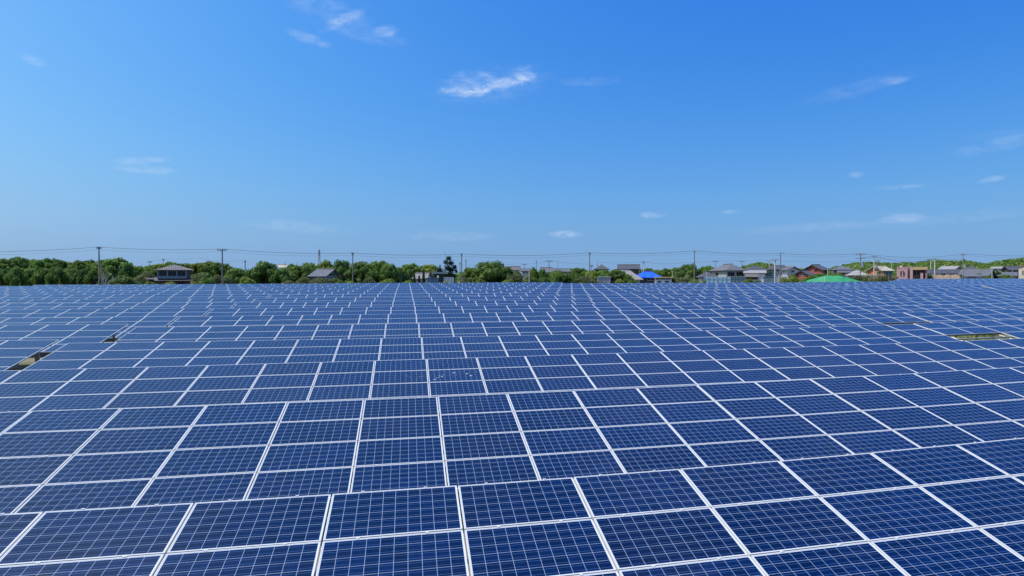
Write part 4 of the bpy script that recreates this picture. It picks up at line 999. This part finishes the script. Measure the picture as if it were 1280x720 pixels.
def cable(name, pts, sag, r, label, cat='cable'):
    mb = MB(); P = []
    for a, b in zip(pts[:-1], pts[1:]):
        n = 14
        for i in range(n):
            t = i/n; p = a.lerp(b, t); p.z -= sag*4*t*(1-t)*((b-a).length/26)**1.2; P.append(p)
    P.append(pts[-1]); mb.tube(P, r, 5)
    o = mb.build(name, WIRE); tag(o, label, cat); return o
first = at(-150, 314, dmin(-60)+4); last = at(1380, 317.5, dmin(1280)+14)
off = Vector((0, 0, -.03))
line = [first]+[t+off for t in tops]+[last]
cable('overhead_cable', line, .42, .028, 'upper dark overhead cable running along all the tall poles')
cable('overhead_cable', [p+Vector((0, .25, -.42)) for p in line], .46, .014, 'thin lower overhead cable just below the upper one')
cable('overhead_cable', [tops[7]+Vector((0, 0, -.9)), ftop[1092.6], ftop[1163.4], tops[8]+Vector((0, 0, -1.2))], .5, .035, 'overhead cable from the brick house pole past the pink building')
cable('overhead_cable', [at(560, 331, dmin(560)+90), ftop[655.4], ftop[686.3], at(740, 330, dmin(740)+70)], .3, .02, 'far cable over the distant grey houses')
cable('overhead_cable', [at(745, 327, dmin(745)+60), ftop[804.6], at(850, 328.5, dmin(850)+60), ftop[894.4], ftop[927.4], ftop[961.4], at(1030, 327.5, dmin(1030)+60), ftop[1097.4]], .25, .02, 'far cable over the hipped grey house and red house')
cable('overhead_cable', [ftop[187.5], ftop[204.5], at(250, 323, dmin(250)+70), ftop[306.5]], .2, .015, 'far thin cable over the ridge behind the two-storey house')
# lattice tower, far off
D = dmin(399)+330; b = ground_at(399, D); H = at(399, 311.5, D).z-b.z; hw = span(397.6, 400.4, D)/2
root = empty('lattice_tower', b, .3); tag(root, 'distant grey lattice telecom tower rising above the trees', 'tower')
TW = mat('tower_steel', (.40, .46, .52), .6, .2)
for sx_ in (-1, 1):
    for sy_ in (-1, 1):
        q = MB(); q.tube([(sx_*hw*1.5, sy_*hw*1.5, -.5), (sx_*hw*.7, sy_*hw*.7, H*.78), (sx_*hw*.7, sy_*hw*.7, H*.97)], .16, 5); q.build('leg', TW, root)
q = MB(); n = 12
for i in range(n):
    za, zb = H*.97*i/n, H*.97*(i+1)/n; wa, wb = [hw*(1.5-.8*min(1, zz/(H*.78))) for zz in (za, zb)]
    for (s1, s2) in (((-1, -1), (1, -1)), ((1, -1), (1, 1)), ((1, 1), (-1, 1)), ((-1, 1), (-1, -1))):
        q.tube([(s1[0]*wa, s1[1]*wa, za), (s2[0]*wb, s2[1]*wb, zb)], .09, 4); q.tube([(s1[0]*wb, s1[1]*wb, zb), (s2[0]*wb, s2[1]*wb, zb)], .09, 4)
q.build('bracing', TW, root)
q = MB(); q.tube([(0, 0, H*.82), (0, 0, H*.98)], hw*.85, 12); q.build('antenna_drum', TW, root)
q = MB(); q.tube([(0, 0, H*.97), (0, 0, H*1.08)], .1, 5); q.build('spire', TW, root)

# ------------------------------------------------------------------ weeds under the holes and along the field's far edge
V, Fq, off_ = [], [], 0
def weed_patch(cx, cy, rx, ry, n, h):
    global off_
    a = nrg.uniform(-1, 1, (n, 2)); c = np.stack([cx+a[:, 0]*rx, cy+a[:, 1]*ry, np.zeros(n)], 1)
    c[:, 2] = [gz(x, y)+h*nrg.random()**1.5 for x, y in c[:, :2]]
    v, f = leaves(c, np.tile([0, 0, 1.], (n, 1)), nrg.uniform(.06, .2, n), 2.2); V.append(v); Fq.append(f+off_); off_ += len(v)
for r, k in ((3, 17), (4, 17)):
    Y, z_, x0, s_, ph, q_ = ROWS[r]
    kk = k if r == 4 else k-1
    for q_ in range(5): weed_patch(x0+(kk+.2+q_*.9)*PW, Y+.2+q_*.5, 1.0, .8, 620, .9)
    weed_patch(x0+(kk+.4)*PW, Y-2.6, .5, .8, 420, .55); weed_patch(x0+kk*PW-1.2, Y-1.6, .3, .5, 200, .4); weed_patch(x0+kk*PW, Y-.3, 1.6, .5, 500, .6)
for i in range(60):
    x = rng.uniform(-60, 130); y = 111 if x < 100 else 129
    weed_patch(x, y+rng.uniform(-.5, 1.5), 1.4, .7, 160, 1.1)
for i in range(14): weed_patch(rng.uniform(-6, 14), rng.uniform(6, 12), .8, .5, 120, .3)
me = bpy.data.meshes.new('weeds'); me.from_pydata(np.concatenate(V).tolist(), [], [tuple(q) for q in np.concatenate(Fq).tolist()]); me.materials.append(LEAF_L); me.update()
tag(link('weeds', me), kind='stuff')
